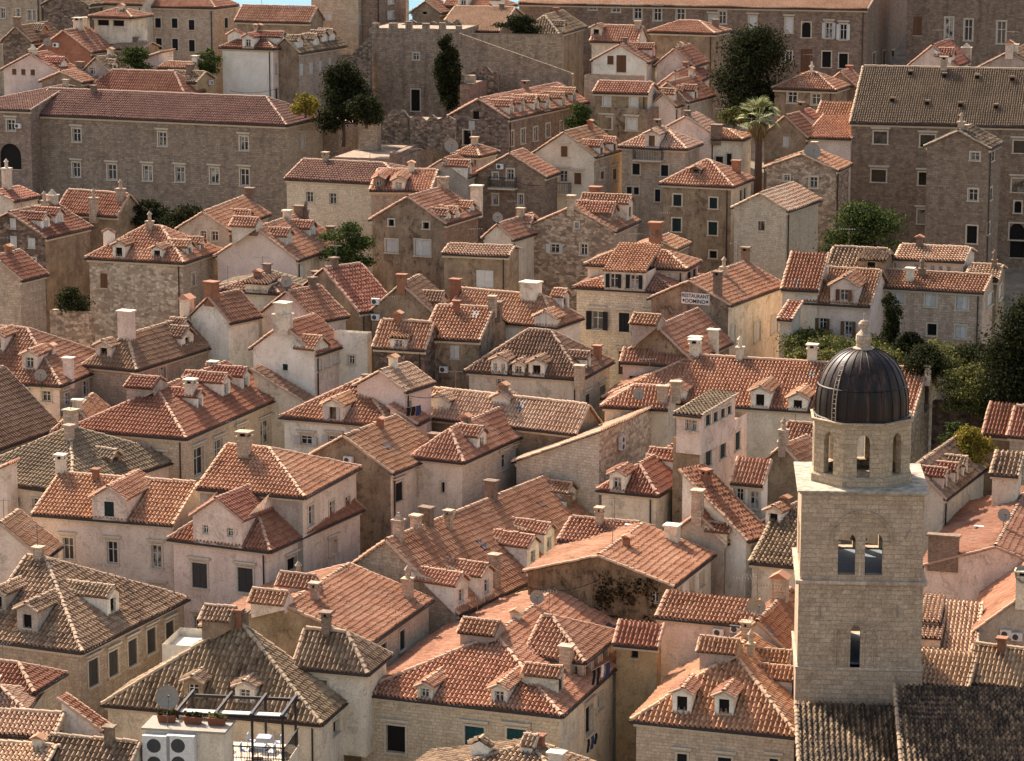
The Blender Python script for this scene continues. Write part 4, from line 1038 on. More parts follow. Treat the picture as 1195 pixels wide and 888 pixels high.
h = H_('upper_storey', 'upper hip-roofed storey of the ashlar town house, with black shutters on its right side',
  (1182,76), (846,64), (1226,48), 'Ha', 12, wall='p:cream', roof='orange', dv=20, hips='rl', he=6)
h.W('R', (1196,95,14,54), (1214,86,12,54), st='s', col='black')
tile(660, 280, 5.92)
h = H_('stone_house', 'house with a tall sooty brown gable carrying a white restaurant sign',
  (1125,462), (592,474), (1500,425), 'Gb', 285, phi=28, wall='p:stained:1.0', roof='orange', walls={'R': 'p:cream:.6'}, dv=16, rise=3.6)
h.Ch((1050,390), w=.8, h=2., st='bc'); h.X('sign', (900,405), side='F')
tile(795, 290)
h.W('R', (178,300,16,66), (262,286,22,66), (322,262,22,60), st='s', col='white'); h.Ch((312,160), w=.8, h=1.1, st='bc'); h.Sk((198,160))
h = H_('plaster_house', "small cream annex with short orange lean-to roof beside the sooty brown gable",
  (380,250), (340,247), (412,232), 'Sf', None, rise=1., wall='p:cream', roof='orange', dv=14)
h.W('F', (356,283,22,40), st='D')
tile(660, 280, 5.92)
h = H_('stone_house', "house with dark grimy gable and two stacked pink dormers before the ashlar town house",
  (860,850), (408,862), (1130,735), 'Gb', 600, wall='p:stained:1.0', roof='orange', dv=0, rise=3.4)
h.W('F', (575,838,60,60), st='nD'); h.Ch((1020,760), w=1., h=1.9, st='wl'); h.Ch((895,770), w=1.1, d=1., h=1.3, st='wl')
h.D('L', (520,760), 2.2, 1.2, 's', None, wall='p:pink', over=2.2); h.D('L', (590,700), 2.2, 1., 's', None, wall='p:pink', over=2.2)
h = H_('plaster_house', 'small pink lean-to house with one dark slot window below the grimy gable',
  (835,880), (395,868), (850,860), 'Sf', None, rise=1., wall='p:pink', roof='orange', dv=-4)
h.W('F', (470,960,60,40), st='nD')
tile(795, 290)
h = H_('long_house', "very long house with bright unbroken orange roof running behind the tower dome",
  (795,588), (-262,560), (882,508), 'Ha', 418, wall='p:cream:.3', roof='orange', hips='l', walls={'R': 'r:pale:.2'}, dv=-4)
h.Ch((45,355), w=1., h=1.1, st='pc'); h.Ch((200,365), w=.7, h=1., st='po'); h.Ch((452,388), w=.9, h=1.1, st='pc'); h.Ch((853,440), w=.6, h=.9, st='pl'); h.Sk((450,437))
h.D('F', (258,588), 1.9, 1.6, 'g', 'D', wall='p:white'); h.D('F', (392,588), 1.9, 1.2, 'g', 'D', wall='p:white'); h.W('R', (846,545,14,34), st='nD'); h.D('F', (-20,520), 2.2, .9, 'g', None)
tile(400, 290)
h = H_('stone_house', "house with a long bare fire wall of squared stone and bright coping",
  (885,775), (600,745), (1065,690), 'Sl', None, rise=2.9, wall='s:pale:.3', roof='pale', walls={'R': 'r:pale:.2'}, dv=-26)
h.X('ac', (955,658), (955,682), side='R')
h = H_('plaster_house', 'small hipped house squeezed between the bare fire wall and the long orange roof',
  (1120,560), (905,555), (1150,520), 'Ha', 480, wall='p:cream', roof='orange', dv=-2, hips='l', rise=2.4)
h.X('dish', (1020,530), h=.6); h.Ch((1105,530), w=1., h=1.4, st='sl'); h.Ch((1150,500), w=.9, h=1., st='sl')
# ------------------------------------------------------------------ middle, right
tile(795, 290)
h = H_('plaster_house', 'pink house with brown shutters and a gabled dormer, above the vine pergola',
  (650,203), (425,185), (718,150), 'Ga', 78, wall='p:pink:.3', roof='orange', dv=18)
h.W('F', (489,260,26,40), (577,275,26,48), st='noS', col='wood'); h.D('F', (562,192), 3.0, 1.9, 'g', 'noS', wall='p:pink', col='wood', ww=.9, wh=1.2, rise=.9)
h.Ch((487,100), w=1.2, d=1., h=1.1, st='wl')
h = H_('stone_house', 'stone house with white shutters on two floors, above the vine pergola',
  (1042,156), (690,118), (1090,112), 'Ga', 95, wall='s:stone:.6', roof='orange', dv=22)
h.W('F', (752,168,36,44), (862,178,38,46), (970,188,40,48), st='s', col='white'); h.W('F', (740,270,30,42), (866,280,32,40), st='DS', col='white'); h.W('F', (965,288,36,44), st='s', col='white'); h.W('R', (1068,175,20,40), st='s', col='white')
h.Ch((790,115), w=.8, h=1.3, st='wl')
h = H_('plaster_house', "house with short roof over a row of tiny square windows, above white shutters",
  (975,50), (742,33), (1012,15), 'Ga', 0, wall='p:cream', roof='pale', dv=22)
h.W('F', (812,66,14,22), (840,68,14,22), (868,70,14,22), (896,72,14,22), (924,74,14,22), st='n')
h = H_('plaster_house', 'small cottage with a short orange roof at the end of the white shuttered stone house',
  (1090,115), (990,100), (1118,75), 'Ga', 60, wall='p:stained', roof='pale', dv=14)
h.W('R', (1105,145,18,44), st='s', col='white')
h = H_('stone_house', 'old house with buff lichened tiles and a stub roof room behind the pink house',
  (690,80), (505,75), (735,45), 'Ga', 5, wall='p:stained', roof='old', dv=24)
h.D('F', (660,75), 3., 1., 's', 'D', wall='p:stained', roof='old')
h = H_('plaster_house', "low house with shadowed red roof and skylight, left of the brown shuttered pink house",
  (470,150), (352,140), (500,120), 'Sf', None, rise=2.4, wall='p:cream', roof='red', dv=30, he=5)
h.Sk((405,122))
h = H_('stone_house', "house right of the tower drum with old buff roof and three long dormers",
  (905,870), (700,880), (1046,765), 'Gb', 645, wall='p:cream', roof='old', dv=-10, rise=3.4)
tile(1040, 460, 7.66)
h.D('R', (480,860), 1.5, 1.4, 's', 'o', wall='p:pink', roof='red', over=1.); h.D('R', (580,800), 1.4, 1.3, 's', 'o', wall='p:pink', roof='red', over=1.); h.D('R', (660,745), 1.6, 1.3, 's', 'D', wall='p:white', roof='old', over=1.)
tile(795, 290)
h = H_('stone_house', "right edge house with steep red roof and squared stone wall beside dark trees",
  (1290,665), (1135,655), (1320,640), 'Ga', 540, wall='s:stone', roof='red', dv=10)
h.W('F', (1170,730,30,30), st='o')
h = H_('stone_house', 'shed with a small red roof against the right edge house, below the dark garden trees',
  (1150,655), (1048,652), (1170,640), 'Sf', None, rise=2.2, wall='p:stained', roof='red', dv=-2)
h = H_('stone_house', "small outhouse with short buff tile strip near the right edge",
  (1160,790), (1075,785), (1175,770), 'Sf', None, rise=1.2, wall='p:cream', roof='old', dv=10)
# ================================================================== lower right beside the bell tower
tile(795, 588)
h = H_('plaster_house', 'large rose house right of the bell tower with a bright salmon roof and skylight',
  (1330,260), (838,205), (1420,215), 'Gb', 150, wall='p:pink:.6', roof='orange', rise=2.2, dv=-10, phi=17)
h.Sk((1008,130)); h.X('ac', (1030,85), side='T'); h.X('dish', (1112,80), h=.8); h.Ch((905,195), w=2.6, d=.6, h=2., st='bl')
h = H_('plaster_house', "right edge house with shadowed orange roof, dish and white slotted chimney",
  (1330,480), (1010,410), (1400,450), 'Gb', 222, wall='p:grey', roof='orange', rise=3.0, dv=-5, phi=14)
h.X('dish', (1075,400), side='T', r=.55, h=1.4); h.Ch((1133,420), w=.9, d=.8, h=1.6, st='wc'); h.X('ac', (1122,445), (1160,455), side='F')
h = H_('plaster_house', "low house with salmon roof and skylight tucked right of the bell tower",
  (1010,520), (800,530), (1030,440), 'Sf', 345, rise=3.2, wall='p:pink', roof='pale', dv=-10)
h.Sk((885,435)); h.D('F', (840,440), 2.2, .8, 's', None, wall='p:pink'); h.D('F', (845,500), 2.2, .8, 's', None, wall='p:pink')
h = H_('stone_house', 'house with a short buff ribbed roof hipped against the bell tower, right of its foot',
  (985,640), (790,630), (1010,600), 'Sf', 522, rise=2.6, wall='s:stone', roof='buff', dv=8)
h = H_('stone_house', 'house with a straight buff ribbed roof at the right edge, behind the blackened church roof',
  (1300,655), (990,640), (1330,620), 'Ga', 475, wall='s:stone', roof='buff', dv=10)
# ================================================================== far left
tile(0, 0)
h = H_('convent', 'long convent with a broad stone front, hipped brown roof and two rows of white windows',
  (986,437), (100,396), (1114,406), 'Ha', 338, wall='s:dark:.45', roof='plum', hips='r', he=11.5, walls={'R': 's:stone'})
h.W('F', (265,467,28,46), (561,480,28,48), (843,495,28,48), (264,586,26,50), (387,594,30,52), (510,598,30,52), (622,602,30,52), (741,607,30,54), (845,612,30,58), st='ho')
h.W('R', (1047,490,14,52), st='hs', col='white')
h = H_('convent', 'left end wing of the long convent with a shaded arched opening',
  (104,385), (-150,378), 16., 'Ha', 296, wall='s:dark:.45', roof='plum', hips='l', phi=20, he=11.5, dv=-8)
h.W('F', (38,432,28,38), st='ho'); h.X('ac', (66,434), side='F'); h.W('F', (36,540,74,88), st='nDA', big=1)
h = H_('stone_house', "low plain annex with red roof and paired windows at the convent's right end",
  (1400,642), (990,621), (1512,608), 'Ha', 566, wall='s:pale:.3', roof='plum', hips='r', dv=4)
h.W('F', (1070,680,24,36), (1150,686,24,38), st='o')
tile(0, 200, 5.92)
h = H_('stone_house', "rough stone left edge house with white closed windows and two tiled dormers",
  (312,468), (-170,420), (620,392), 'Gb', 288, wall='r:brown', roof='red', dv=0, rise=3.6, walls={'R': 'p:stained'})
h.W('F', (88,360,44,72), (92,485,48,80), (216,495,54,70), st='ns', col='white'); h.W('F', (220,640,56,84), (223,798,50,76), st='o')
h.D('R', (318,400), 1.7, 1.2, 'g', 's', wall='p:white', col='white', over=1.); h.D('R', (412,368), 1.7, 1.2, 'g', 's', wall='p:white', col='white', over=1.)
h.Ch((362,200), w=1.1, d=1., h=.9, st='wq')
h = H_('stone_house', "low left edge house with red roof, before the rough stone gable",
  (140,765), (-200,720), (215,740), 'Gb', 590, wall='s:stone', roof='red', dv=0, rise=2.6)
h = H_('stone_house', "house with red roof and tall pot capped chimney under the convent wall",
  (810,320), (400,250), (880,280), 'Ga', 140, wall='p:stained', roof='red', dv=-10)
h.Ch((835,200), w=1., h=1.2, st='so'); h.Ch((650,300), w=1., h=1.8, st='so')
h = H_('plaster_house', 'small house at the left edge with a round white chimney beside the rough stone gable',
  (90,215), (-150,200), (215,250), 'Gb', 140, wall='p:cream', roof='red', dv=0, rise=2.2)
h.Ch((50,200), w=.9, d=.9, h=2.3, st='wo')
h = H_('stone_house', "block house of patched squared stone with hipped orange roof and three little dormers",
  (1262,640), (615,592), (1508,540), 'Ha', 385, wall='r:pale', roof='orange', hips='rl', dv=6, rise=3.6, walls={'R': 's:stone'})
h.D('F', (822,600), 1.5, 1.4, 'g', 'D', wall='p:white'); h.D('F', (1085,600), 1.4, 1., 'g', 'D', wall='p:white'); h.D('F', (760,470), 1.3, .8, 'g', 'D', wall='p:white')
h.W('F', (718,755,50,100), st='ns', col='wood')
tile(200, 200, 5.92)
h.D('R', (130,580), 1.6, 1., 's', 'D', wall='p:white', over=.8); h.D('R', (215,550), 1.5, .9, 's', 'D', wall='p:white', over=.8); h.W('R', (150,745,24,84), st='o')
h = H_('stone_house', 'grey gable house with two white windows and an orange roof, beside the convent garden',
  (395,420), (50,440), (665,300), 'Gb', 285, wall='p:grey', roof='orange', dv=0, rise=3.0)
h.W('F', (222,440,38,60), (300,446,46,66), st='o'); h.D('R', (560,370), 1.8, .8, 's', None, wall='p:cream', over=.7); h.Ch((540,200), w=1., h=1.3, st='bl')
h = H_('plaster_house', 'pale house with a large plain gable wall and two slanting dormers on its orange roof',
  (862,625), (318,590), (1165,505), 'Gb', 395, wall='p:pink:.15', roof='orange', dv=0, rise=4.2, walls={'R': 'p:cream:.6'})
h.X('ac', (395,765), side='F'); h.W('R', (900,700,30,100), (1000,650,24,90), (1095,630,24,90), st='s', col='white')
h.D('R', (815,510), 1.9, 1.1, 's', 's', wall='p:white', over=1., col='white'); h.D('R', (975,455), 1.9, 1.1, 's', 's', wall='p:white', over=1., col='white')
h.Ch((800,320), w=.8, h=.7, st='wl'); h.Ch((885,320), w=1.1, h=1.2, st='bl'); h.Ch((1100,450), w=.8, h=1., st='bl'); h.Ch((570,385), w=.9, h=.6, st='bl'); h.D('L', (480,470), 2., 1.4, 's', None, wall='p:cream', over=2.)
h = H_('stone_house', 'low house with a stained gable and dark grey tiles, below the pale plain gable',
  (830,830), (330,815), (900,790), 'Gb', 740, wall='p:stained', roof='grey', dv=2, rise=1.8)
tile(400, 150, 5.92)
h = H_('stone_house', 'stone house with two round-roofed dormers on an orange roof, facing the fort terrace',
  (600,438), (196,412), (690,330), 'Ga', 290, wall='s:stone:.6', roof='orange', dv=8)
h.D('F', (250,405), 1.3, 1., 'g', 'o', wall='p:stained'); h.D('F', (385,425), 1.5, 1.1, 'g', 'o', wall='p:cream')
h = H_('stone_house', "mottled grey gable house with small windows and wide orange roof with three dormers",
  (700,670), (205,655), (935,605), 'Gb', 475, wall='p:stained:.8', roof='orange', dv=2, rise=4.0, walls={'R': 's:brown'})
h.W('F', (336,650,36,44), (576,670,40,44), st='D'); h.W('F', (338,812,80,90), (552,825,104,110), st='ws', col='white')
h.D('R', (725,640), 1.7, .7, 's', 's', wall='p:white', over=1., col='white'); h.D('R', (790,625), 1.7, .7, 's', 's', wall='p:white', over=1., col='white'); h.D('R', (890,585), 1.7, .7, 's', 's', wall='p:white', over=1., col='white')
h.Ch((825,410), w=1.1, d=1., h=1.1, st='sl'); h.Ch((925,560), w=1.2, d=1., h=2.6, st='pl'); h.X('dish', (885,670), side='T', h=.7)
h = H_('stone_house', 'small red roofed house with one white dormer, below the big satellite dish',
  (850,345), (540,330), (920,300), 'Gb', 215, wall='p:grey', roof='red', dv=4, rise=2.4)
h.D('R', (838,345), 1.7, 1.3, 's', 'D', wall='p:white', over=1.); h.X('dish', (750,150), side='T', h=1., r=.65)
h = H_('stone_house', 'low house with a buff hipped roof behind the small red roofed house',
  (940,200), (770,190), (1060,190), 'Ha', 110, wall='p:grey', roof='orange', dv=4, hips='rl', rise=2.0)
h = H_('stone_house', "stone gable house with balcony, left of the tall cream gable house",
  (1395,345), (920,320), (1470,300), 'Gb', 175, wall='s:brown', roof='orange', dv=4, rise=3.6)
h.W('F', (1055,325,34,40), (1158,318,46,74), (1055,490,34,74), (1230,490,30,70), st='o'); h.X('balc', (1115,405), side='F', w=2.6); h.X('ac', (1092,260), side='F')
h = H_('plaster_house', "house with orange roof and one small dormer, between mottled gable and rubble gable",
  (1165,780), (980,640), (1400,690), 'Gb', 580, wall='p:cream', roof='orange', dv=-2, rise=2.6)
h.D('R', (1310,690), 1.8, .7, 's', 'o', wall='p:white', over=1.); h.X('dish', (985,640), side='T', h=.6)
tile(400, 290)
h = H_('plaster_house', "low plastered house with pale roof edge, behind the two brown tile slopes",
  (570,30), (350,45), (608,8), 'Ga', -5, wall='p:stained:.6', roof='pale', dv=6)
h.W('F', (490,105,60,60), st='ns', col='white')
# ================================================================== far centre
tile(600, 150, 5.92)
h = H_('plaster_house', 'tall cream gable house with brown shutters and a small stone balcony',
  (552,205), (142,185), (745,158), 'Gb', 28, wall='p:cream:.2', roof='orange', dv=16, walls={'R': 's:stone'})
h.W('F', (347,158,46,74), (246,330,50,80), (440,346,50,80), st='hs', col='wood'); h.W('F', (340,330,56,80), st='ho'); h.W('F', (247,512,38,60), st='o'); h.X('balc', (322,440), side='F', w=2.2)
h.W('R', (608,322,26,54), (692,315,26,74), st='hs', col='wood')
h.D('R', (608,190), 1.6, 1.2, 's', 's', wall='p:white', over=1., col='wood'); h.D('R', (698,165), 1.6, 1.2, 's', 's', wall='p:white', over=1., col='wood')
h = H_('stone_house', 'tall grey stone house with an iron balcony in front of its dormer door',
  (1180,150), (745,135), (1280,110), 'Ha', 20, wall='s:stone:.6', roof='pale', dv=22, hips='rl', rise=3.0)
h.W('F', (843,280,50,76), (1040,290,50,76), (992,462,36,84), (796,428,34,50), (845,430,34,50), st='s', col='black')
h.D('F', (940,155), 1.9, 1.7, 'g', 's', wall='p:pink', col='wood', ww=.8, wh=1.4); h.X('balc', (935,212), side='F', w=2.8)
h = H_('stone_house', "rubble stone gable house with a cream roof room and small white windows",
  (690,720), (100,745), (850,660), 'Gb', 545, wall='r:stone:.25', roof='orange', dv=0, rise=4.4, walls={'R': 's:stone'})
h.W('F', (282,828,60,60), st='oS', col='white'); h.W('F', (482,835,46,76), (434,668,24,40), st='o'); h.Ch((332,600), w=.8, h=1.2, st='sl'); h.D('R', (800,640), 2.2, 2.2, 's', 's', wall='p:cream', over=1., col='wood'); h.D('R', (690,650), 3., 1.2, 's', None, wall='r:stone', over=.5)
h.Ch((605,400), w=1.3, d=1., h=1.1, st='tl')
h = H_('stone_house', 'weathered square house with a hipped orange roof and green windows, in front of the palm',
  (1500,410), (1030,388), (1635,355), 'Ha', 222, wall='p:stained:.7', roof='orange', hips='rl', dv=6, walls={'R': 'p:cream:.4'}, rise=3.6)
h.W('F', (1128,495,56,78), (1377,515,52,74), (1123,665,60,90), (1373,690,60,90), st='s', col='green'); h.W('F', (1375,870,50,50), st='D')
h.D('F', (1255,320), 1.3, .7, 'g', 'D', wall='p:stained'); h.Ch((1535,310), w=1., h=1.4, st='tl'); h.W('R', (1500,500,16,80), (1565,465,16,80), (1592,450,16,80), st='s', col='green')
tile(700, 200, 5.92)
h = H_('stone_house', 'house with a small orange peak and brick chimney, behind the ashlar town house',
  (520,545), (250,530), (590,510), 'Gb', 475, wall='p:stained', roof='orange', dv=4, rise=2.2)
h.Ch((355,450), w=1.3, d=1.1, h=1.8, st='tl'); h.X('dish', (300,480), side='T', h=.7, r=.6)
tile(800, 150, 5.92)
h = H_('stone_house', 'plain stone gable house with bare buff boards for a roof and a single cross window',
  (695,580), (338,550), (918,508), 'Gb', 450, wall='s:pale:.4', roof='pale', dv=10, he=10.5, cw=.5, rise=2.9)
h.W('F', (525,672,46,64), st='o', fr='wood')
h = H_('stone_house', 'rubble house with a stepped gable, a white window and a big grey satellite dish',
  (1040,298), (560,360), (1130,275), 'Gb', 180, wall='r:stone:.4', roof='orange', dv=14, rise=3.4)
h.W('F', (885,372,52,76), (700,340,40,40), st='o'); h.X('dish', (872,200), side='T', h=.5, r=.8)
h = H_('plaster_house', 'rose house with two tiny dark windows, against the left corner of the seminary',
  (1140,80), (830,60), 6., 'Sf', None, rise=1.5, wall='p:pink:.3', roof='orange', dv=18)
h.W('F', (1002,28,14,30), (1094,28,16,36), st='nD')
h = H_('stone_house', 'mottled old house behind the palm trunk with a red roof falling to the right',
  (830,75), (545,-20), (900,40), 'Gb', -95, wall='p:stained:.5', roof='red', dv=16, rise=3.2)
h.W('F', (693,90,44,70), (540,200,30,90), st='ns', col='white')
h = H_('plaster_house', 'cream house with a chimney-like dark roof box and two black shutters, left of the palm',
  (385,85), (190,90), (430,55), 'Ha', 10, wall='p:cream', roof='orange', dv=16, hips='r', rise=2.)
h.W('F', (234,225,50,64), (302,212,34,80), st='s', col='black'); h.Ch((215,60), w=1.3, d=1.1, h=1.4, st='bl')
h = H_('plaster_house', "house with bare buff roof slope beside the tall grey stone house",
  (180,50), (-180,40), (240,20), 'Gb', -80, wall='p:pink', roof='pale', dv=18, rise=2.6)
tile(600, 0, 5.92)
h = H_('stone_house', "mottled house base with two white window bays, in front of the white gable",
  (920,768), (545,750), (1180,720), 'F', None, rise=.2, wall='p:stained:.9', dv=6, walls={'R': 's:brown'})
h.W('F', (640,850,70,80), (812,860,70,80), st='hs', col='white')
h = H_('upper_storey', 'mottled upper storey with two tall white shutters, below the white gable terrace',
  (922,655), (556,628), (990,600), 'Ga', 575, wall='p:stained:.9', roof='orange', dv=24, he=4.2, walls={'R': 'p:pink'})
h.W('F', (640,690,48,84), (826,700,50,84), st='s', col='white'); h.W('R', (965,690,28,80), st='s', col='white')
h = H_('plaster_house', 'pink side wing with two tiled dormers, behind the mottled upper storey',
  (1110,745), (985,735), (1240,700), 'Gb', 640, wall='p:pink', roof='orange', dv=4, rise=2.2)
h.D('R', (1110,710), 1.5, 1.2, 's', None, wall='p:pink', over=1.); h.D('R', (1160,690), 1.5, 1.2, 's', None, wall='p:pink', over=1.)
h = H_('plaster_house', 'white gable with olive shutters opening on a terrace with pot plants and a stone wall',
  (915,440), (545,415), (985,400), 'Gb', 312, wall='p:white:.3', roof='orange', dv=10, rise=3.6)
h.W('F', (665,415,44,60), st='ns', col='wood'); h.W('F', (740,440,68,118), st='ns', col='wood'); h.D('R', (960,400), 1.8, 1.3, 's', 's', wall='p:pink', over=1., col='white')
h = H_('stone_terrace', 'squared stone terrace block with stub pillars under the white gable',
  (862,540), (485,515), (900,525), 'F', None, rise=.15, wall='s:stone', dv=14)
h = H_('stone_house', 'house with a bright orange front slope behind the white gable terrace',
  (850,300), (535,285), (905,255), 'Ga', 185, wall='p:cream', roof='orange', dv=14)
h.D('F', (490,250), 1.7, 1.2, 'g', 'D', wall='p:cream')
h = H_('stone_house', 'low house with a dark lichened hipped roof and white dormer, beyond the fort bastion',
  (300,245), (60,150), (480,170), 'Hb', 70, wall='p:stained', roof='old', dv=10, hips='nf', rise=2.6)
h.D('R', (350,235), 1.6, 1.1, 'g', 'o', wall='p:cream', over=.8)
h = H_('stone_house', 'house with an orange hipped roof over a shadowed wall, below the long far convent',
  (1380,240), (940,212), (1480,215), 'Ha', 150, wall='p:stained', roof='orange', hips='rl', dv=8, rise=2.6)
h.Ch((1390,190), w=.9, h=1., st='bl')
h = H_('plaster_house', "house with shaded red roof and dark dormer, right of the white gable",
  (1230,470), (985,440), (1330,420), 'Gb', 330, wall='p:pink', roof='red', dv=4, rise=2.6)
h.D('R', (1120,430), 1.7, 1.3, 'g', 'D', wall='p:white', over=1.); h.D('R', (1180,480), 2.2, .7, 's', None, over=1.)
h = H_('plaster_house', 'house with a long dark red roof and pink wall, left of the big dark tree',
  (1210,600), (1010,560), (1350,520), 'Gb', 500, wall='p:pink', roof='red', dv=4, rise=2.4)
tile(800, 0, 5.92)
h = H_('stone_house', "house with red roof, grey side wall and dormer at foot of the big dark pine",
  (5,715), (-250,690), (190,665), 'Gb', 570, wall='p:grey', roof='red', dv=4, rise=2.6)
h.D('R', (70,690), 1.6, 1.3, 's', 's', wall='p:white', over=1., col='wood')
h = H_('stone_house', "stained house with hipped orange roof and finial, below the far convent niche",
  (1028,632), (615,605), (1130,600), 'Ha', 505, wall='p:stained:.8', roof='orange', hips='rl', dv=10, rise=3.0)
h.W('F', (738,672,64,80), (902,685,60,76), st='o'); h.Ch((870,510), w=.35, d=.35, h=.9, st='pq')
h = H_('stone_house', 'house with a broad orange roof falling right, behind the stained house with the finial',
  (1200,640), (940,520), (1260,590), 'Gb', 475, wall='p:stained', roof='orange', dv=-6, rise=2.4)
h = H_('plaster_house', 'ochre house with a short strip roof below the left end of the seminary roof',
  (1140,845), (900,830), (1180,825), 'Sf', None, rise=1.6, wall='p:ochre', roof='orange', dv=8)
h = H_('plaster_house', 'small house with one bright strip dormer roof, directly right of the palm crown',
  (905,870), (650,860), (985,850), 'Gb', 780, wall='p:cream', roof='red', dv=10, rise=2.2)
h.D('R', (880,880), 2., 1.0, 's', None, wall='p:pink', over=1.)
# ------------------------------------------------------------------ far convent and seminary
tile(795, 0)
h = H_('convent', 'far convent range with a pale roof line, white shutters and an empty niche',
  (640,36), (-560,-8), (790,8), 'Ga', -70, wall='s:brown:.5', roof='pale', dv=10, he=11, phi=16)
h.W('F', (110,75,26,44), (247,78,26,44), (372,88,24,52), st='hs', col='white'); h.W('F', (510,105,24,54), (560,110,24,54), st='hoS', col='white'); h.W('F', (502,205,30,54), (560,210,30,50), st='D'); h.W('F', (372,195,22,38), st='o'); h.W('F', (432,103,30,52), st='DA'); h.W('F', (432,210,40,80), st='ns', col='wood')
h.W('R', (640,108,12,54), (670,205,18,50), (702,200,12,50), (732,196,12,46), st='D')
h.W('F', (-150,42,26,46), (-82,48,26,46), (-2,52,28,50), (142,60,26,44), (-305,14,26,40), (-225,22,28,40), st='ho')
h = H_('convent', 'tall dark stone range in the far upper right with four tall paned windows',
  (1330,-40), (782,-85), 10., 'Ga', -150, wall='s:brown:.6', roof='pale', dv=30, he=17, phi=16)
h.W('F', (816,90,30,66), st='ns', col='wood'); h.W('F', (925,97,28,74), (992,103,28,74), (1106,112,30,78), st='o', big=1)
h = H_('seminary', 'big square seminary with a steep ribbed brown roof dotted with tiny vents',
  (1330,446), (588,405), 18., 'Ga', 245, wall='s:brown:.5', roof='ribbed', dv=48, he=15, phi=14, cw=.22, walls={'L': 's:stone'}, rise=5.6) 
h.W('F', (688,475,46,42), (851,487,50,42), (682,607,50,42), (835,617,30,44), (830,748,28,48), (1170,507,44,42), (1165,640,46,46), st='hx', big=1); h.W('F', (1163,715,24,40), st='DA'); h.W('F', (1160,800,52,56), st='DAP', big=1); h.W('F', (1160,862,50,56), st='nD', big=1)
def vents(s):
    for p in ((730,355),(850,365),(965,372),(1088,378),(792,262),(910,270),(1023,275),(1144,282)):
        r = s.onslope((795 + p[0]/2.96, p[1]/2.96))
        if r:
            x, y, z = r[2]; b = MB(); b.taper(x, y, z - .2, z + .55, .6, .5, .5, .4, 0); b.box(x-.2, x+.2, y-.262, y-.2, z+.1, z+.4, 1); b.build('roof_vent', [m_tile('dark'), m_flat('soot', (24,20,18), .95)], s.roofo)  # near-black block on the front as the vent mouth
h.E(vents)
tile(995, 150, 5.92)
h = H_('stone_house', 'narrow stone tower house with white framed windows built against the seminary front',
  (940,150), (515,205), (1024,120), 'Gb', 20, wall='s:brown:.4', roof='dark', dv=62, he=15, rise=3.2)
h.W('F', (846,192,62,56), (833,458,62,80), st='o'); h.W('F', (824,732,70,120), st='D'); h.W('R', (965,185,22,70), (953,450,18,80), (937,690,16,74), st='o')
tile(995, 0, 5.92)
h = H_('stone_house', "house with red roof and bright strip behind the seminary ridge",
  (700,470), (400,450), (800,420), 'Gb', 310, wall='p:pink', roof='red', dv=20, rise=2.6)
h.Ch((785,400), w=1.3, d=1., h=1.3, st='wq'); h.D('R', (690,430), 2.6, .9, 's', None, over=1.)
h = H_('plaster_house', "house with plain brown roof and white block chimney behind the seminary ridge",
  (1300,500), (860,480), (1400,440), 'Gb', 360, wall='p:grey', roof='brown', dv=20, rise=2.6)
h.Ch((1112,370), w=1.2, h=1.1, st='wl'); h.Ch((895,420), w=1.1, h=1.1, st='kg')
# ------------------------------------------------------------------ top left quarter
tile(0, 0, 5.92)
h = H_('stone_house', 'dark old palace corner with twin arched windows in the far upper left corner',
  (282,-30), (-160,-45), (300,-40), 'Ga', -120, wall='s:stone:.5', roof='orange', dv=20, he=12)
h.W('F', (20,90,30,70), (128,95,24,70), (205,105,26,70), (240,105,20,70), st='o')
h = H_('stone_house', 'dark stained gable house with crumbling rubble walls, right of the corner with twin arched windows',
  (612,45), (300,70), (660,20), 'Gb', -60, wall='r:dark', roof='old', dv=14, rise=3.)
h = H_('stone_house', 'stone house with an open tiled loggia in its upper storey, next to the far palazzo',
  (905,205), (655,190), (960,180), 'F', None, rise=.2, wall='s:stone', dv=10, he=8)
h = H_('loggia', "open loggia with square pillars and hipped tile roof beside the palazzo",
  (905,128), (650,122), (945,110), 'Ha', 65, wall='p:cream', roof='orange', dv=34, he=2.8, hips='rl', rise=1.8, o=.45)
h.W('F', (712,150,80,50), (818,155,76,50), st='nD', big=1)
h = H_('plaster_house', 'plaster house with pale roof and twin narrow windows, behind the tiled loggia',
  (985,40), (620,20), (1010,20), 'Ga', -60, wall='p:cream', roof='orange', dv=12, he=11)
h.W('F', (830,20,36,50), (950,135,22,80), st='o')
h = H_('palazzo', 'large square stone palazzo in the far upper left with six black windows',
  (1480,62), (975,38), (1630,22), 'Ha', -70, wall='s:stone:.4', roof='orange', hips='rl', dv=10, he=14, rise=4.)
h.W('F', (1092,158,40,66), (1207,160,40,66), (1324,172,40,70), (1098,302,40,76), (1210,308,40,80), (1326,316,40,80), st='s', col='black'); h.W('R', (1490,155,14,36), (1562,158,24,70), st='s', col='black')
h = H_('stone_house', 'old house with sunlit patched roofs and a dark gable, below the far upper left corner',
  (210,300), (20,235), (420,220), 'Gb', 160, wall='r:dark', roof='brown', dv=4, rise=2.4)
h.D('R', (300,250), 2.4, .8, 's', None, over=1., roof='old', wall='p:stained'); h.Ch((120,190), w=.9, h=1.3, st='bl')
h = H_('stone_house', 'gable house with an air conditioner in its brown gable and a faded orange roof',
  (625,370), (270,345), (790,335), 'Gb', 215, wall='p:terra', roof='orange', dv=2, rise=3.6)
h.X('ac', (395,310), side='F'); h.Sk((605,285)); h.Ch((540,400), w=1.1, d=1., h=1.1, st='wc'); h.Ch((592,390), w=.9, h=1.4, st='wl')
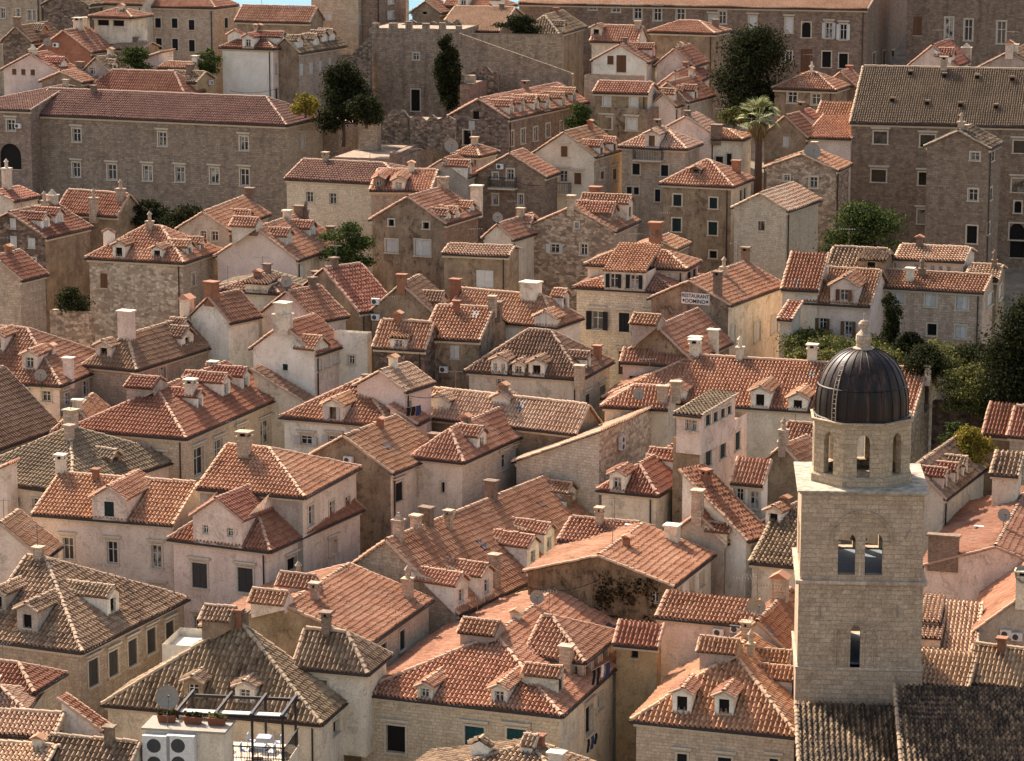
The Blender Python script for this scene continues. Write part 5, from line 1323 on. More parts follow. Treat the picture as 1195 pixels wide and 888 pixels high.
h = H_('plaster_house', 'pink gable house with three small brown windows and a pointed cowl on its peak',
  (400,500), (25,465), (470,440), 'Gb', 375, wall='p:pink:.3', roof='red', dv=2, rise=3.2)
h.W('F', (98,495,30,40), (161,497,30,40), (226,500,30,40), st='ns', col='wood'); h.Ch((228,370), w=.9, d=.8, h=.5, st='wq'); h.D('R', (440,470), 2., .7, 's', None, wall='p:white', over=1.); h.X('dish', (452,390), side='T')
h = H_('stone_house', 'small gable house with a short orange roof and a black-mouthed chimney, behind the convent roof',
  (560,580), (290,560), (685,550), 'Gb', 498, wall='p:stained', roof='orange', dv=-2, rise=2.)
h.Ch((555,480), w=1., h=.9, st='bl')
h = H_('plaster_house', "pale house with buff tiles and white slanted dormer behind the convent",
  (745,500), (590,470), (850,480), 'Gb', 385, wall='p:grey', roof='old', dv=4, rise=2.4)
h.W('F', (640,490,40,50), st='o'); h.D('R', (795,480), 1.6, .7, 's', 'o', wall='p:white', over=1.)
h = H_('stone_house', 'low house with a salmon roof left of the green shrubs below the palazzo',
  (985,350), (780,345), (1010,330), 'Ga', 293, wall='p:stained', roof='pale', dv=0)
h = H_('stone_house', 'house with a wide shaded red hipped roof, directly behind the convent ridge',
  (1270,660), (590,625), (1400,610), 'Ha', 500, wall='p:stained', roof='red', hips='rl', dv=-8, rise=3.4)
h = H_('plaster_house', 'plain pink parapet house left of the white corner house, behind the shaded red hipped roof',
  (1100,500), (740,555), (1200,450), 'Sl', None, rise=2., wall='p:pink', roof='orange', dv=-14)
h = H_('stone_house', "low yard house with buff roof and air conditioner beside the white corner house",
  (1355,580), (1100,570), (1480,520), 'Ga', 500, wall='p:ochre', roof='old', dv=0)
tile(200, 0, 5.92)
h.X('ac', (260,570), side='R')
h = H_('stone_house', 'strip of orange roof with a white chimney stub below the far palazzo',
  (110,480), (-80,470), (140,465), 'Ga', 440, wall='p:stained', roof='orange', dv=0)
h.Ch((165,480), w=.8, h=.9, st='wl')
h = H_('plaster_house', 'white corner house with blank front, pink side and a red hipped roof with twin dormers',
  (700,345), (352,335), (865,318), 'Ha', 225, wall='p:white:.1', roof='red', hips='rl', dv=22, he=11, walls={'R': 'p:pink:.2'}, rise=3.)
h.D('F', (520,345), 1.8, 1.5, 'g', 'o', wall='p:white'); h.D('R', (785,335), 1.8, 1.5, 'g', 'o', wall='p:white', over=.8); h.D('F', (440,280), 2.4, .8, 'g', None)
h.W('R', (725,475,20,76), (778,470,22,90), st='ns', col='white'); h.W('R', (730,650,26,80), (782,645,26,76), st='D')
h = H_('stone_house', "long stained house with mossy roof and a row of sunlit dormers",
  (880,375), (700,365), (1200,330), 'Gb', 165, wall='p:stained:.7', roof='old', dv=16, rise=4.2, walls={'R': 's:stone'})
for p in ((890,335), (1000,325), (1060,300), (1110,290)): h.D('R', p, 1.8, 1.1, 's', None, wall='p:white', roof='old', over=1.)
h.W('R', (900,480,26,80), (968,470,26,80), (1030,455,24,76), (1095,435,22,70), st='ns', col='white')
h = H_('stone_house', "broad low house with straight salmon roof under the sea wall",
  (955,165), (450,155), (1010,140), 'Ga', 52, wall='p:stained', roof='orange', dv=6)
h = H_('plaster_house', 'tall tan house with shutters at the top of the photo, left of the fort bastion',
  (1290,-60), (965,-75), (1640,-120), 'Ga', -150, wall='s:stone:.3', roof='orange', dv=34, he=14)
h.W('F', (1075,115,60,50), st='s', col='white'); h.W('R', (1310,130,22,70), (1560,100,30,80), st='s', col='white')
tile(400, 0, 5.92)
h = H_('stone_house', 'tall shaded house with two white windows just behind the fort bastion corner',
  (265,-60), (205,-65), (435,-85), 'Ga', -150, wall='s:brown', roof='orange', dv=34, he=15)
h.W('R', (330,105,40,50), (330,10,36,30), st='s', col='white')
h = H_('stone_house', 'small orange gable house peeping over the fort wall',
  (670,100), (480,70), (720,80), 'Gb', 10, wall='p:stained', roof='orange', dv=2, rise=1.8)
h.W('F', (565,90,30,20), st='nD')
h = H_('stone_house', 'long salmon roofed house behind the fort wall and its green tree',
  (1075,225), (660,110), (1290,130), 'Ga', 55, wall='p:stained', roof='pale', dv=6)
h = H_('plaster_house', "house with sunlit orange slopes and white dormers above the fort, at photo top",
  (1080,60), (700,40), (1190,40), 'Ha', -40, wall='p:white', roof='orange', dv=8, hips='r', rise=2.6)
h.D('F', (830,50), 1.8, 1.6, 'g', 'o', wall='p:white'); h.D('R', (1085,55), 2., 1.2, 's', None, wall='p:white', over=1.)
# fort houses below
tile(400, 0)
h = H_('long_house', "long dark rubble gabled house with a line of dormers, right of the fort",
  (570,415), (372,388), (840,355), 'Gb', 343, wall='r:dark:.5', roof='orange', dv=10, rise=2.8, walls={'R': 's:brown'})
h.W('F', (460,398,22,28), st='nD'); h.W('F', (445,432,22,30), st='ns', col='white'); h.W('F', (430,475,26,50), st='D')
for p, w_ in (((583,400), 1.6), ((622,390), 1.5), ((668,385), 1.9), ((712,385), 1.9), ((765,372), 1.7), ((800,355), 1.7)): h.D('R', p, w_, 1.3, 'g', 'o', wall='p:cream', over=1.)
h.W('R', (583,478,12,50), (622,470,14,50), (665,462,14,46), (708,450,14,46), (755,438,10,40), st='o')
# ================================================================== the bell tower
def arch_wall(mb, org, d, n, x0, x1, z0, z1, ops, th, mi=0, uvo=0.0):
    """wall slab from x0..x1, z0..z1 with round or pointed arched openings (xc, w, zb, zs, pointed)"""
    org = np.array(org, float); Z = np.array([0, 0, 1.]); xs = {x0, x1}; prof = []
    for xc, w, zb, zs, ptd in ops:
        t = np.linspace(0, math.pi, 11); px = [xc - w/2*math.cos(a) for a in t]
        pz = [zs + (w/2*math.sin(a) if not ptd else w*.85*math.sin(a)**.75*(1)) for a in t]
        prof.append((px, pz, zb)); xs |= set(px)
    xs = sorted(xs); P = lambda x, z, o: org + d*x + Z*z - n*o
    def q4(a, b, za, zb_, zc_, zd):
        mb.face([P(a, za, 0), P(b, zb_, 0), P(b, zc_, 0), P(a, zd, 0)], mi, [(a+uvo, za), (b+uvo, zb_), (b+uvo, zc_), (a+uvo, zd)])
        mb.face([P(b, zb_, th), P(a, za, th), P(a, zd, th), P(b, zc_, th)], mi, [(b+uvo, zb_), (a+uvo, za), (a+uvo, zd), (b+uvo, zc_)])
    for a, b in zip(xs[:-1], xs[1:]):
        m = (a+b)/2; z = (z0, z0)
        for px, pz, zb in prof:
            if px[0] < m < px[-1]:
                q4(a, b, z[0], z[1], zb, zb); z = (float(np.interp(a, px, pz)), float(np.interp(b, px, pz)))
        q4(a, b, z[0], z[1], z1, z1)
    for px, pz, zb in prof:
        pts = [(px[0], zb)] + list(zip(px, pz)) + [(px[-1], zb)]
        for (a, za), (b, zb_) in zip(pts, pts[1:] + pts[:1]):
            mb.face([P(a, za, 0), P(b, zb_, 0), P(b, zb_, th), P(a, za, th)], mi, [(0, za), (.2, zb_), (th, zb_), (th, za)])
def bell_tower():
    zc = 156.5; phi = math.radians(4); hw = 3.42; b = np.array([math.sin(phi), math.cos(phi), 0])
    top = pt(1007.5, 575, zc); c = top + b*hw; zt = top[2]; H = 30.0; z0 = zt - H
    T = empty('bell_tower', (c[0], c[1], z0), -phi); tag(T, 'square stone bell tower with an octagonal belfry under a dark ribbed dome', 'bell tower')
    zz = lambda v: H - (v - 575) / (FPX/zc) / .955          # height of a photo row on the front face
    xx = lambda u: (u - 1007.5) / (FPX/zc)
    X = np.array([1., 0, 0]); Y = np.array([0, 1., 0]); Z = np.array([0, 0, 1.])
    st = m_stone('tower', bw=.62, bh=.26, dirty=.3, joint=.4)
    ops = [(xx(990), .98, zz(670), zz(631), 0), (xx(1021.5), .98, zz(670), zz(631), 0)]
    mb = MB(); zA, zB, zC = zz(676), zz(777), zz(577)
    arch_wall(mb, (0, -hw, 0), X, -Y, -hw, hw, zA, zC, ops, .55)
    arch_wall(mb, (0, hw, 0), -X, Y, -hw, hw, zA, zC, ops, .55)
    for s in (1, -1): arch_wall(mb, (s*hw, 0, 0), Y*s, X*s, -hw + .551, hw - .551, zA, zC, [(-.8, .98, zz(670), zz(631), 0), (.8, .98, zz(670), zz(631), 0)], .55)
    e = .06
    lan = [(xx(1002.5), .56, zz(777), zz(737), 1)]
    arch_wall(mb, (0, -hw - e, 0), X, -Y, -hw - e, hw + e, zB, zA - .22, lan, .6)
    arch_wall(mb, (0, hw + e, 0), -X, Y, -hw - e, hw + e, zB, zA - .22, [(-.15, .9, zz(775), zz(735), 1)], .6)
    for s in (1, -1): arch_wall(mb, (s*(hw + e), 0, 0), Y*s, X*s, -hw + .55, hw - .55, zB, zA - .22, [], .6)
    e = .16
    mb.box(-hw - e, hw + e, -hw - e, hw + e, 0, zB - .12)
    mb.uv[-6:] = [[(0,0),(7,0),(7,7),(0,7)]]*2 + [[(0,0),(7.4,0),(7.4,19),(0,19)]]*4
    mb.build('shaft', st, T)
    for za_, zb_ in ((zz(672) - .3, zz(672)), (zB - .1, zB + .1)):
        fb = MB(); fb.box(-hw + .5, hw - .5, -hw + .5, hw - .5, za_, zb_); fb.build('floor_slab', m_flat('dusty_floor', (110,120,128), .9), T)
    cb = MB()
    cb.box(-hw - .26, hw + .26, -hw - .26, hw + .26, zA - .22, zA + .0); cb.box(-hw - .2, hw + .2, -hw - .2, hw + .2, zB - .12, zB)
    cb.build('string_course', m_stone('stone', bw=1.2, bh=.4, dirty=.6), T)
    pb = MB(); pb.box(-hw - .12, hw + .12, -hw - .12, hw + .12, zC, zC + .12); pb.box(-hw - .26, hw + .26, -hw - .26, hw + .26, zC + .12, H + .12)
    pb.build('platform', m_flat('platform_stone', (178,166,146), .9, 0, .3, 2), T)
    mo = MB()                                                    # blind arch, lancets and hood mouldings
    cx, r, zs = xx(1007), 1.68, zz(631)
    mo.tube([(cx - r, -hw - .02, zs - .05)] + [(cx - r*math.cos(t), -hw - .02, zs + r*1.02*math.sin(t)) for t in np.linspace(0, math.pi, 22)] + [(cx + r, -hw - .02, zs - .05)], .1, 6)
    mo.build('arch_moulding', st, T); mo = MB()
    mo.box(cx - r - .12, cx - r + .5, -hw - .08, -hw - .003, zs - .12, zs); mo.box(cx + r - .5, cx + r + .12, -hw - .08, -hw - .003, zs - .12, zs)
    mo.build('impost', st, T)
    for u in (987.5, 1018):
        mo = MB(); x = xx(u); mo.tube([(x - .26, -hw - .08, zB)] + [(x - .26*math.cos(t), -hw - .08, zz(742) + .5*math.sin(t)**.8) for t in np.linspace(0, math.pi, 14)] + [(x + .26, -hw - .08, zB)], .07, 5); mo.build('blind_lancet', st, T)
    mo = MB()
    for u in (979.5, 1025.5): mo.box(xx(u) - .06, xx(u) + .06, -hw - .14, -hw - .063, zB, zz(728))
    mo.box(xx(979.5), xx(1025.5), -hw - .13, -hw - .063, zz(728), zz(728) + .1)
    mo.build('window_frame', st, T)
    co = MB(); co.lathe(xx(1005.7), -hw + .1, [(.15, zz(670)), (.11, zz(670) + .1), (.1, zs - .25), (.2, zs - .05), (.2, zs)], 12); co.build('column', m_trim(), T)
    for k, (u1, v1, u2, v2) in enumerate(((947, 796, 953, 784), (1050, 786, 1057, 797), (960, 706, 960, 720), (1050.5, 704, 1050.5, 718), (1057, 627, 1063, 616))):
        ib = MB(); yy = -hw - (.2 if v1 > 778 else .1 if v1 > 677 else .05); ib.tube([(xx(u1), yy, zz(v1)), (xx(u2), yy, zz(v2))], .05, 5); ib.build('iron_tie', m_flat('weathered_iron', (150,136,118), .7), T)
    # drum
    ap = 2.71; ro = ap / math.cos(math.pi/8); zd = H + .12; d1 = zd + .55; d2 = zd + 3.5; sd_ = 2*ap*math.tan(math.pi/8)
    db = MB()
    for k in range(8):
        a = -math.pi/2 + k*math.pi/4; n = np.array([math.cos(a), math.sin(a), 0]); dd = np.array([-n[1], n[0], 0])
        arch_wall(db, n*ap, dd, n, -sd_/2, sd_/2, d1, d2, [(0, .72, d1 + .02, d1 + 1.85, 1)], .4, uvo=k*3.)
    db.lathe(0, 0, [(ro + .14, zd), (ro + .14, d1 - .1), (ro + .03, d1), (ro - .6, d1)], 8, 0, math.pi/8)
    db.lathe(0, 0, [(ro - .4, d2), (ro + .12, d2), (ro + .18, d2 + .16), (ro + .02, d2 + .2)], 8, 0, math.pi/8)
    db.build('drum', m_stone('tower', bw=.6, bh=.27, dirty=.15, joint=.4), T)
    N = NT('dome_copper'); ob = N.coords().outputs['Object']
    ang = N.n('ShaderNodeVectorMath', operation='MULTIPLY'); N.l(ob, ang.inputs[0]); ang.inputs[1].default_value = (1.8, 1.8, .08)
    col = N.ramp(N.noise(ang.outputs[0], 1.2, 5, .75), [(.4, srgb(26,20,17)), (.55, srgb(44,32,26)), (.68, srgb(84,60,46)), (.82, srgb(160,140,114))])
    N.b.inputs['Metallic'].default_value = .1; dm_m = N.done(col, .5)
    zD = d2 + .2; R0 = ap - .08; Hd = 3.8
    prof = [(R0, zD - .05)] + [(R0*math.cos(t)**.82 if t < 1.5 else .35, zD + .6 + (Hd - .6)*math.sin(t)) for t in np.linspace(0.0, 1.44, 18)] + [(.0, zD + Hd)]
    dm = MB(); dm.lathe(0, 0, prof, 48); dmo = dm.build('dome', dm_m, T, smooth=True)
    for k in range(24):
        rb = MB(); a = 2*math.pi*(k + .5)/24; rb.tube([((r + .01)*math.cos(a), (r + .01)*math.sin(a), z) for r, z in prof[:-1]], .03, 4); rb.build('rib', dm_m, dmo)
    hb = MB()
    for zz_ in (zD + .02, zD + 1.75):
        r = float(np.interp(zz_, [p[1] for p in prof], [p[0] for p in prof])) + .03; hb.tube([(r*math.cos(t), r*math.sin(t), zz_) for t in np.linspace(0, 2*math.pi, 49)], .05, 4)
    hb.build('hoop', dm_m, dmo)
    lb = MB(); la = math.radians(-128)
    ln = [(r + .12, z) for r, z in prof[:12]]
    for s in (-.045, .045):
        lb.tube([(r*math.cos(la + s), r*math.sin(la + s), z) for r, z in ln], .03, 4)
    for i in range(14):
        z = zD + .2 + i*.26; r = float(np.interp(z, [p[1] for p in ln], [p[0] for p in ln])); lb.tube([(r*math.cos(la - .045), r*math.sin(la - .045), z), (r*math.cos(la + .045), r*math.sin(la + .045), z)], .022, 4)
    lb.build('ladder', m_flat('pale_iron', (170,150,128), .6), dmo)
    f = MB(); zt_ = zD + Hd - .12
    f.lathe(0, 0, [(.62, zt_), (.6, zt_ + .14), (.42, zt_ + .2), (.40, zt_ + .35), (.46, zt_ + .6), (.42, zt_ + .9), (.2, zt_ + 1.12), (.13, zt_ + 1.2), (.30, zt_ + 1.4), (.32, zt_ + 1.52), (.2, zt_ + 1.68), (.05, zt_ + 1.74), (.03, zt_ + 2.1), (0, zt_ + 2.12)], 14)
    f.build('finial', m_stone('stone', dirty=.7), T, smooth=False)
    # bells
    be = MB(); be.lathe(0, 0, [(.0, zs + .1), (.2, zs + .05), (.3, zs - .3), (.5, zs - .75), (.0, zs - .76)], 16); be.tube([(-hw + .5, 0, zs + .2), (hw - .5, 0, zs + .2)], .1, 6); be.build('bell', m_flat('bell_bronze', (92,84,66), .5, .6), T)
    return T
bell_tower()
TO[:] = [0., 0., 1.]
h = House('church', "blackened church roof at the foot of the bell tower, partly in tower shadow", (1060,912), (935,905), 7.0, 'Sf', 824, wall='s:stone', roof='dark', phi=4, zc=150.9, cat='church', below=3, cw=.3)
h = House('church', 'large blackened church roof in the bottom right corner', (1330,935), (1057,915), 8.5, 'Sf', 806, wall='s:stone', roof='dark', phi=4, zc=146.5, cat='church', below=3, cw=.3)
@cached
def m_leaf(a, b, c):
    N = NT('leaf'); r = N.n('ShaderNodeNewGeometry').outputs['Random Per Island']
    col = N.ramp(r, [(.1, srgb(*a)), (.55, srgb(*b)), (.95, srgb(*c))])
    tr = N.n('ShaderNodeBsdfTranslucent'); N.val(tr.inputs[0], col); mx = N.n('ShaderNodeMixShader'); mx.inputs[0].default_value = .25
    N.val(N.b.inputs['Base Color'], col); N.b.inputs['Roughness'].default_value = .9; N.b.inputs['Specular IOR Level'].default_value = .08
    N.l(N.b.outputs[0], mx.inputs[1]); N.l(tr.outputs[0], mx.inputs[2]); N.l(mx.outputs[0], N.out.inputs[0]); return N.m
LV = {'dark': ((24,28,16),(40,44,24),(66,66,36)), 'green': ((36,46,24),(58,70,34),(94,100,52)), 'olive': ((54,58,30),(84,86,44),(130,124,70)), 'yellow': ((84,78,30),(124,112,44),(160,140,64)), 'russet': ((34,28,18),(56,44,28),(88,64,40))}
# ================================================================== fort, terraces and garden walls
def merlons(s):
    for k in range(6):
        x = -s.la + .3 + k*(s.la - 1.2)/5; b = MB(); b.box(x, x + rng.uniform(.6, .95), .05, .6, s.he + .003, s.he + rng.uniform(.3, .85)); b.build('merlon', m_stone('fort'), s.root)
h = House('fort_bastion', 'tall square fort bastion with merlons, one small white window and a dark door', (541,35), (431,29), 10., 'F', None, rise=.1, wall='s:fort:.7', phi=12, zc=302, cat='fort', below=2)
h.W('F', (485.5,66,7,8), st='o'); h.W('F', (485,117,10,25), st='D'); h.E(merlons)
h = House('fort_wall', 'high fort wall behind the outdoor stone stair', (656,42), (541.5,38), 1.2, 'F', None, rise=.1, wall='s:fort:.6', phi=10, zc=300, cat='wall', below=3)
h = House('fort_wall', 'lower curtain wall stepping down to the left of the fort bastion', (431,66), (392,64), 1.2, 'F', None, rise=.1, wall='s:fort:.7', phi=6, zc=303, cat='wall', below=3)
h = House('fort_wall', 'receding rampart wall of pinkish stone above the long dark house', (549,100), 1.1, (656,62), 'F', None, rise=.1, wall='s:brown:.5', zc=284, cat='wall', below=3)
def ramp_merlons(s):
    for k in range(4):
        y = 1.5 + k*(s.lb - 3)/3; b = MB(); b.box(-s.la + .05, -.05, y, y + .9, s.he + .103, s.he + .9); b.build('merlon', m_stone('fort'), s.root)
h.E(ramp_merlons)
def stair():
    p = pt(540, 40, 297.5); t = empty('stone_stair', (p[0], p[1], gz(p[0], p[1])), math.radians(-10)); tag(t, 'long outdoor stone stair descending along the fort wall from the bastion', 'stair')
    b = MB(); L = 12.0; n = 24; zt = p[2] - t.location.z
    for i in range(n): b.box(i*L/n, (i+1)*L/n, -1.6, 0, 0, zt - .1 - i*4.0/n)
    b.build('flight', m_stone('fort'), t)
    r = MB(); r.quads([(0, -1.85, zt+.25), (L, -1.85, zt-3.75), (L, -1.85, 0), (0, -1.85, 0), (0, -1.602, zt+.25), (L, -1.602, zt-3.75), (L, -1.602, 0), (0, -1.602, 0)], [(3,2,1,0), (4,5,6,7), (0,1,5,4), (1,2,6,5), (3,0,4,7)]); r.build('parapet', m_stone('fort'), t)
stair()
def creeper(s):
    cl = []; r = random.Random(5)
    for i in range(40):
        x = r.uniform(-s.la*.5, -.6); z = s.he - r.uniform(-.6, 5.5)**1; cl.append((x, -.12, min(z, s.he + 1.2 - abs(x + s.la/2)*.2), r.uniform(.4, .9), .12, r.uniform(.3, .8)))
    crown_obj('creeper', cl, 1800, .17, 'russet', s.root)
def ruin(label, pa, pb, zc, phi, th=.8, deep=7., seed=1):
    a = pt(pa[0], pa[1], zc); ph = math.radians(phi); d = np.array([math.cos(ph), -math.sin(ph), 0]); n = np.array([-math.sin(ph), -math.cos(ph), 0]); Z = np.array([0, 0, 1.]); L = abs(pb[0]-pa[0])/(FPX/zc); dz = (pa[1]-pb[1])/(FPX/zc)
    T = empty('ruined_wall', (a[0], a[1], a[2] - deep)); tag(T, label, 'wall'); b = MB(); r = random.Random(seed); k = max(6, int(L/.55)); h = [deep + dz*i/k + r.uniform(-.35, .3) - (.5 if r.random() < .2 else 0) for i in range(k+1)]
    for i in range(k):
        x0, x1 = L*i/k, L*(i+1)/k; F0, F1 = d*x0, d*x1; B0, B1 = d*x0 - n*th, d*x1 - n*th
        b.face([F0, F1, F1 + Z*h[i+1], F0 + Z*h[i]]); b.face([B1, B0, B0 + Z*(h[i]-.1), B1 + Z*(h[i+1]-.1)]); b.face([F0 + Z*h[i], F1 + Z*h[i+1], B1 + Z*(h[i+1]-.1), B0 + Z*(h[i]-.1)])
    b.face([d*0 - n*th, d*0, Z*h[0], -n*th + Z*(h[0]-.1)]); e = d*L; b.face([e, e - n*th, e - n*th + Z*(h[-1]-.1), e + Z*h[-1]])
    b.build('masonry', m_rubble('fort', 3.2), T)
ruin('broken grey wall stub with a ragged top under the stone stair', (529,82), (582,79), 291, 10, seed=3)
ruin('ragged low wall in front of the fort bastion door, left part', (440,131), (478,127), 271, 12, .7, 3., 4)
ruin('ragged low wall stepping down beside the ivy tree trunk', (478,138), (532,134), 270, 12, .7, 3., 5)
ruin('ragged bank of broken masonry sloping down left of the fort bastion', (398,74), (433,40), 300, 8, .9, 9., 6)
ruin('crumbling wall top above the bastion merlons', (468,22), (541,24), 310, 10, .9, 4., 7)
def low(label, P, L, R, zc=None, wall='s:fort:.5', phi=None, rise=.05, name='garden_terrace', cat='terrace', **kw):
    return House(name, label, P, L, R, 'F', None, rise=rise, wall=wall, zc=zc, phi=phi, cat=cat, **kw)
low('sunlit paved garden terrace with a low stone edge, below the fort', (463,186), (388,178), (505,168), zc=262, he=4)
low('upper garden terrace with rough walling at the foot of the fort bastion', (528,146), (442,140), 7., zc=276, phi=14, he=4)
low('pinkish brick garden wall running up beside the sunlit terrace', (463,180), .7, (503,160), zc=261.5, wall='s:brown', name='garden_wall', cat='wall', he=5)
low('short thick garden wall under the ivy, left of the fort terrace', (440,141), (418,139), .9, zc=268, name='garden_wall', cat='wall', he=5)
low('rubble garden wall with a bare top below the vine pergola, right of the long gable', (1150,474), (1088,468), .8, zc=206, wall='r:dark', name='garden_wall', cat='wall', he=5)
low('rubble garden wall below the patched block house, at the left', (104,365), (58,363), .8, zc=222, wall='r:stone', name='garden_wall', cat='wall', he=4)
low("long low parapet wall before the sea at the photo's top edge", (372,11), (270,9), .8, zc=323, wall='s:stone', name='sea_wall', cat='wall', he=6)
low('broad yard deck between the white corner house and the fort, under the cypress', (395,147), (330,140), 9., zc=280, name='garden_terrace', he=3)
# ================================================================== trees and plants
def leaves(cl, n, size, flat=0.0):
    """cl: clumps (x, y, z, rx, ry, rz); leaf quads near the clump surfaces"""
    w = np.array([c[3]*c[4] + c[4]*c[5] + c[3]*c[5] for c in cl]); w = w/w.sum(); ix = rng.choice(len(cl), n, p=w); C_ = np.array(cl)[ix]
    d = rng.normal(size=(n, 3)); d /= np.linalg.norm(d, axis=1)[:, None]; rr = rng.uniform(.1, 1, n)**.5
    P = C_[:, :3] + d*C_[:, 3:]*rr[:, None]*rng.uniform(.8, 1.25, (n, 1))*(1 + .16*np.sin(d[:, :1]*7 + ix[:, None]*1.7)*np.sin(d[:, 1:2]*6 + ix[:, None]))
    nn = d + rng.normal(0, .6, (n, 3)); nn /= np.linalg.norm(nn, axis=1)[:, None]
    a = np.cross(nn, rng.normal(size=(n, 3))); a /= np.linalg.norm(a, axis=1)[:, None]; b = np.cross(nn, a)
    s = size*rng.uniform(.6, 1.4, (n, 1)); V = np.stack([P - a*s*.5, P + b*s*.38 , P + a*s*.6, P - b*s*.38], 1).reshape(-1, 3)
    return V, np.arange(n*4).reshape(-1, 4)
def crown_obj(name, cl, n, size, kind, par):
    V, Q = leaves(cl, n, size); t = TM(); t.add(V, Q, np.zeros((len(V), 2)), 0); return t.build(name, [m_leaf(*LV[kind])], par)
def tree(name, label, u0, u1, v0, v1, zc, kind, n=5000, size=.3, fat=1.0, trunk=True, cat='tree', base=None, lobes=14, group=None, depth=None, hang=.75):
    s = FPX/zc; cx = (u0+u1)/2; p = pt(cx, v1, zc); W = (u1-u0)/s; Hh = (v1-v0)/s; D = depth or W*.8
    g = (p[2] - (.3 if cat in ('shrub', 'ivy', 'climber') else 1.6)) if base is None else pt(cx, base, zc)[2]
    T = empty(name, (p[0], p[1], g)); tag(T, label, cat, group); zb = p[2] - g; r = random.Random(hash(label) % 1000 if False else len(label)*7 + int(u0)); cl = []
    for i in range(lobes*2):
        t = (i + .5)/(lobes*2); a = r.uniform(0, 6.28); q_ = math.sqrt(r.uniform(.1, 1))*.8; prof = (math.sin(math.pi*min(.97, .2 + t*.76))**.6)*r.uniform(.75, 1.12)
        sz = fat*r.uniform(.10, .24)*(.7 + .5*prof)
        cl.append((W*.5*q_*math.cos(a)*prof, D*.5*q_*math.sin(a)*prof, zb + Hh*(.06 + .86*t), W*sz, D*sz, max(Hh*sz*hang*.8, .3)))
    cl.append((0, 0, zb + Hh*.45, W*.22, D*.22, Hh*.32))
    crown_obj('crown', cl, int(n*1.7), size*.72, kind, T)
    tb = MB(); rt = max(.12, W*.035); tb.tube([(0, 0, 0), (.1*W*.2, 0, zb*.6), (0, .05, zb + Hh*.45)], rt*1.3, 8, 0, rt*.6)
    for c in cl[:6]: tb.tube([(0, 0, zb + Hh*.1), (c[0]*.5, c[1]*.5, zb*.5 + c[2]*.5 + .2), (c[0], c[1], c[2])], rt*.5, 5, 0, rt*.15)
    tb.build('trunk', m_flat('bark', (84,68,54), .95), T); return T
tree('cypress', 'dense dark evergreen tree between the white corner house and the fort', 368, 432, 72, 152, 276, 'dark', 10000, .3, fat=1.2)
tree('ivy_tree', 'tall dark tree growing against the fort bastion wall', 503, 541, 36, 128, 288, 'dark', 8000, .26, base=160, hang=.6, fat=1.0)
tree('shrub', 'green shrub above the fort wall, left of the lichened hipped roof', 580, 634, 17, 42, 304, 'dark', 2600, .28, cat='shrub')
tree('pine', 'very large dark pine in front of the far convent', 832, 926, 28, 138, 288, 'dark', 17000, .3, lobes=26, fat=1.25)
tree('tree', 'sunlit green tree at the foot of the seminary wall', 958, 1062, 234, 304, 240, 'green', 9000, .26, lobes=24)
tree('shrub', 'dark shrubs filling the convent garden, left clump', 142, 205, 232, 272, 250, 'dark', 3500, .26, cat='shrub')
tree('shrub', 'reddish edged dark shrub in the convent garden, right clump', 185, 256, 238, 276, 247, 'dark', 3500, .26, cat='shrub')
tree('tree', 'green tree right of the pale plain gable house', 366, 442, 256, 316, 236, 'green', 5200, .24)
tree('shrub', 'bright green bush in the court below the dormered long dark house', 659, 697, 121, 152, 274, 'green', 2600, .24, cat='shrub')
tree('shrub', 'green shrubs under the palazzo wall', 134, 180, 54, 82, 296, 'green', 2200, .26, cat='shrub')
tree('shrub', 'small green bush beside the palazzo corner', 226, 262, 56, 86, 297, 'green', 1500, .26, cat='shrub')
tree('shrub', 'yellow green bush at the right end of the convent roof', 338, 374, 108, 134, 272, 'yellow', 1500, .26, cat='shrub')
tree('ivy_tree', 'ivy hanging over the thick garden wall below the fort', 404, 450, 110, 146, 266, 'dark', 2600, .26, cat='ivy')
tree('tree', 'huge ivy-dark tree filling the right edge above the red roofed shed', 1148, 1250, 345, 500, 203, 'dark', 26000, .26, lobes=30, fat=1.5)
tree('tree', 'olive toned tree right of the long rubble gable', 1086, 1172, 424, 482, 204, 'olive', 6500, .2, lobes=18)
tree('shrub', 'yellowish shrub by the old buff roof right of the tower drum', 1104, 1162, 494, 548, 197, 'yellow', 3600, .2, cat='shrub')
tree('shrub', 'dark green shrub under the rubble garden wall', 1092, 1140, 492, 530, 200, 'green', 2600, .2, cat='shrub')
tree('climber', 'dark creeper climbing the corner between the pink and the white shuttered house', 1024, 1052, 338, 402, 214, 'dark', 2600, .2, cat='climber')
tree('shrub', 'dark bush below the white shuttered stone house', 1042, 1086, 388, 416, 212, 'dark', 2200, .2, cat='shrub')
tree('shrub', 'dark plants hanging over the rubble garden wall at the left', 58, 108, 334, 368, 223, 'dark', 2200, .2, cat='shrub')
tree('shrub', 'pale grey green bush at the foot of the big dark pine', 838, 874, 124, 146, 276, 'olive', 1400, .24, cat='shrub')
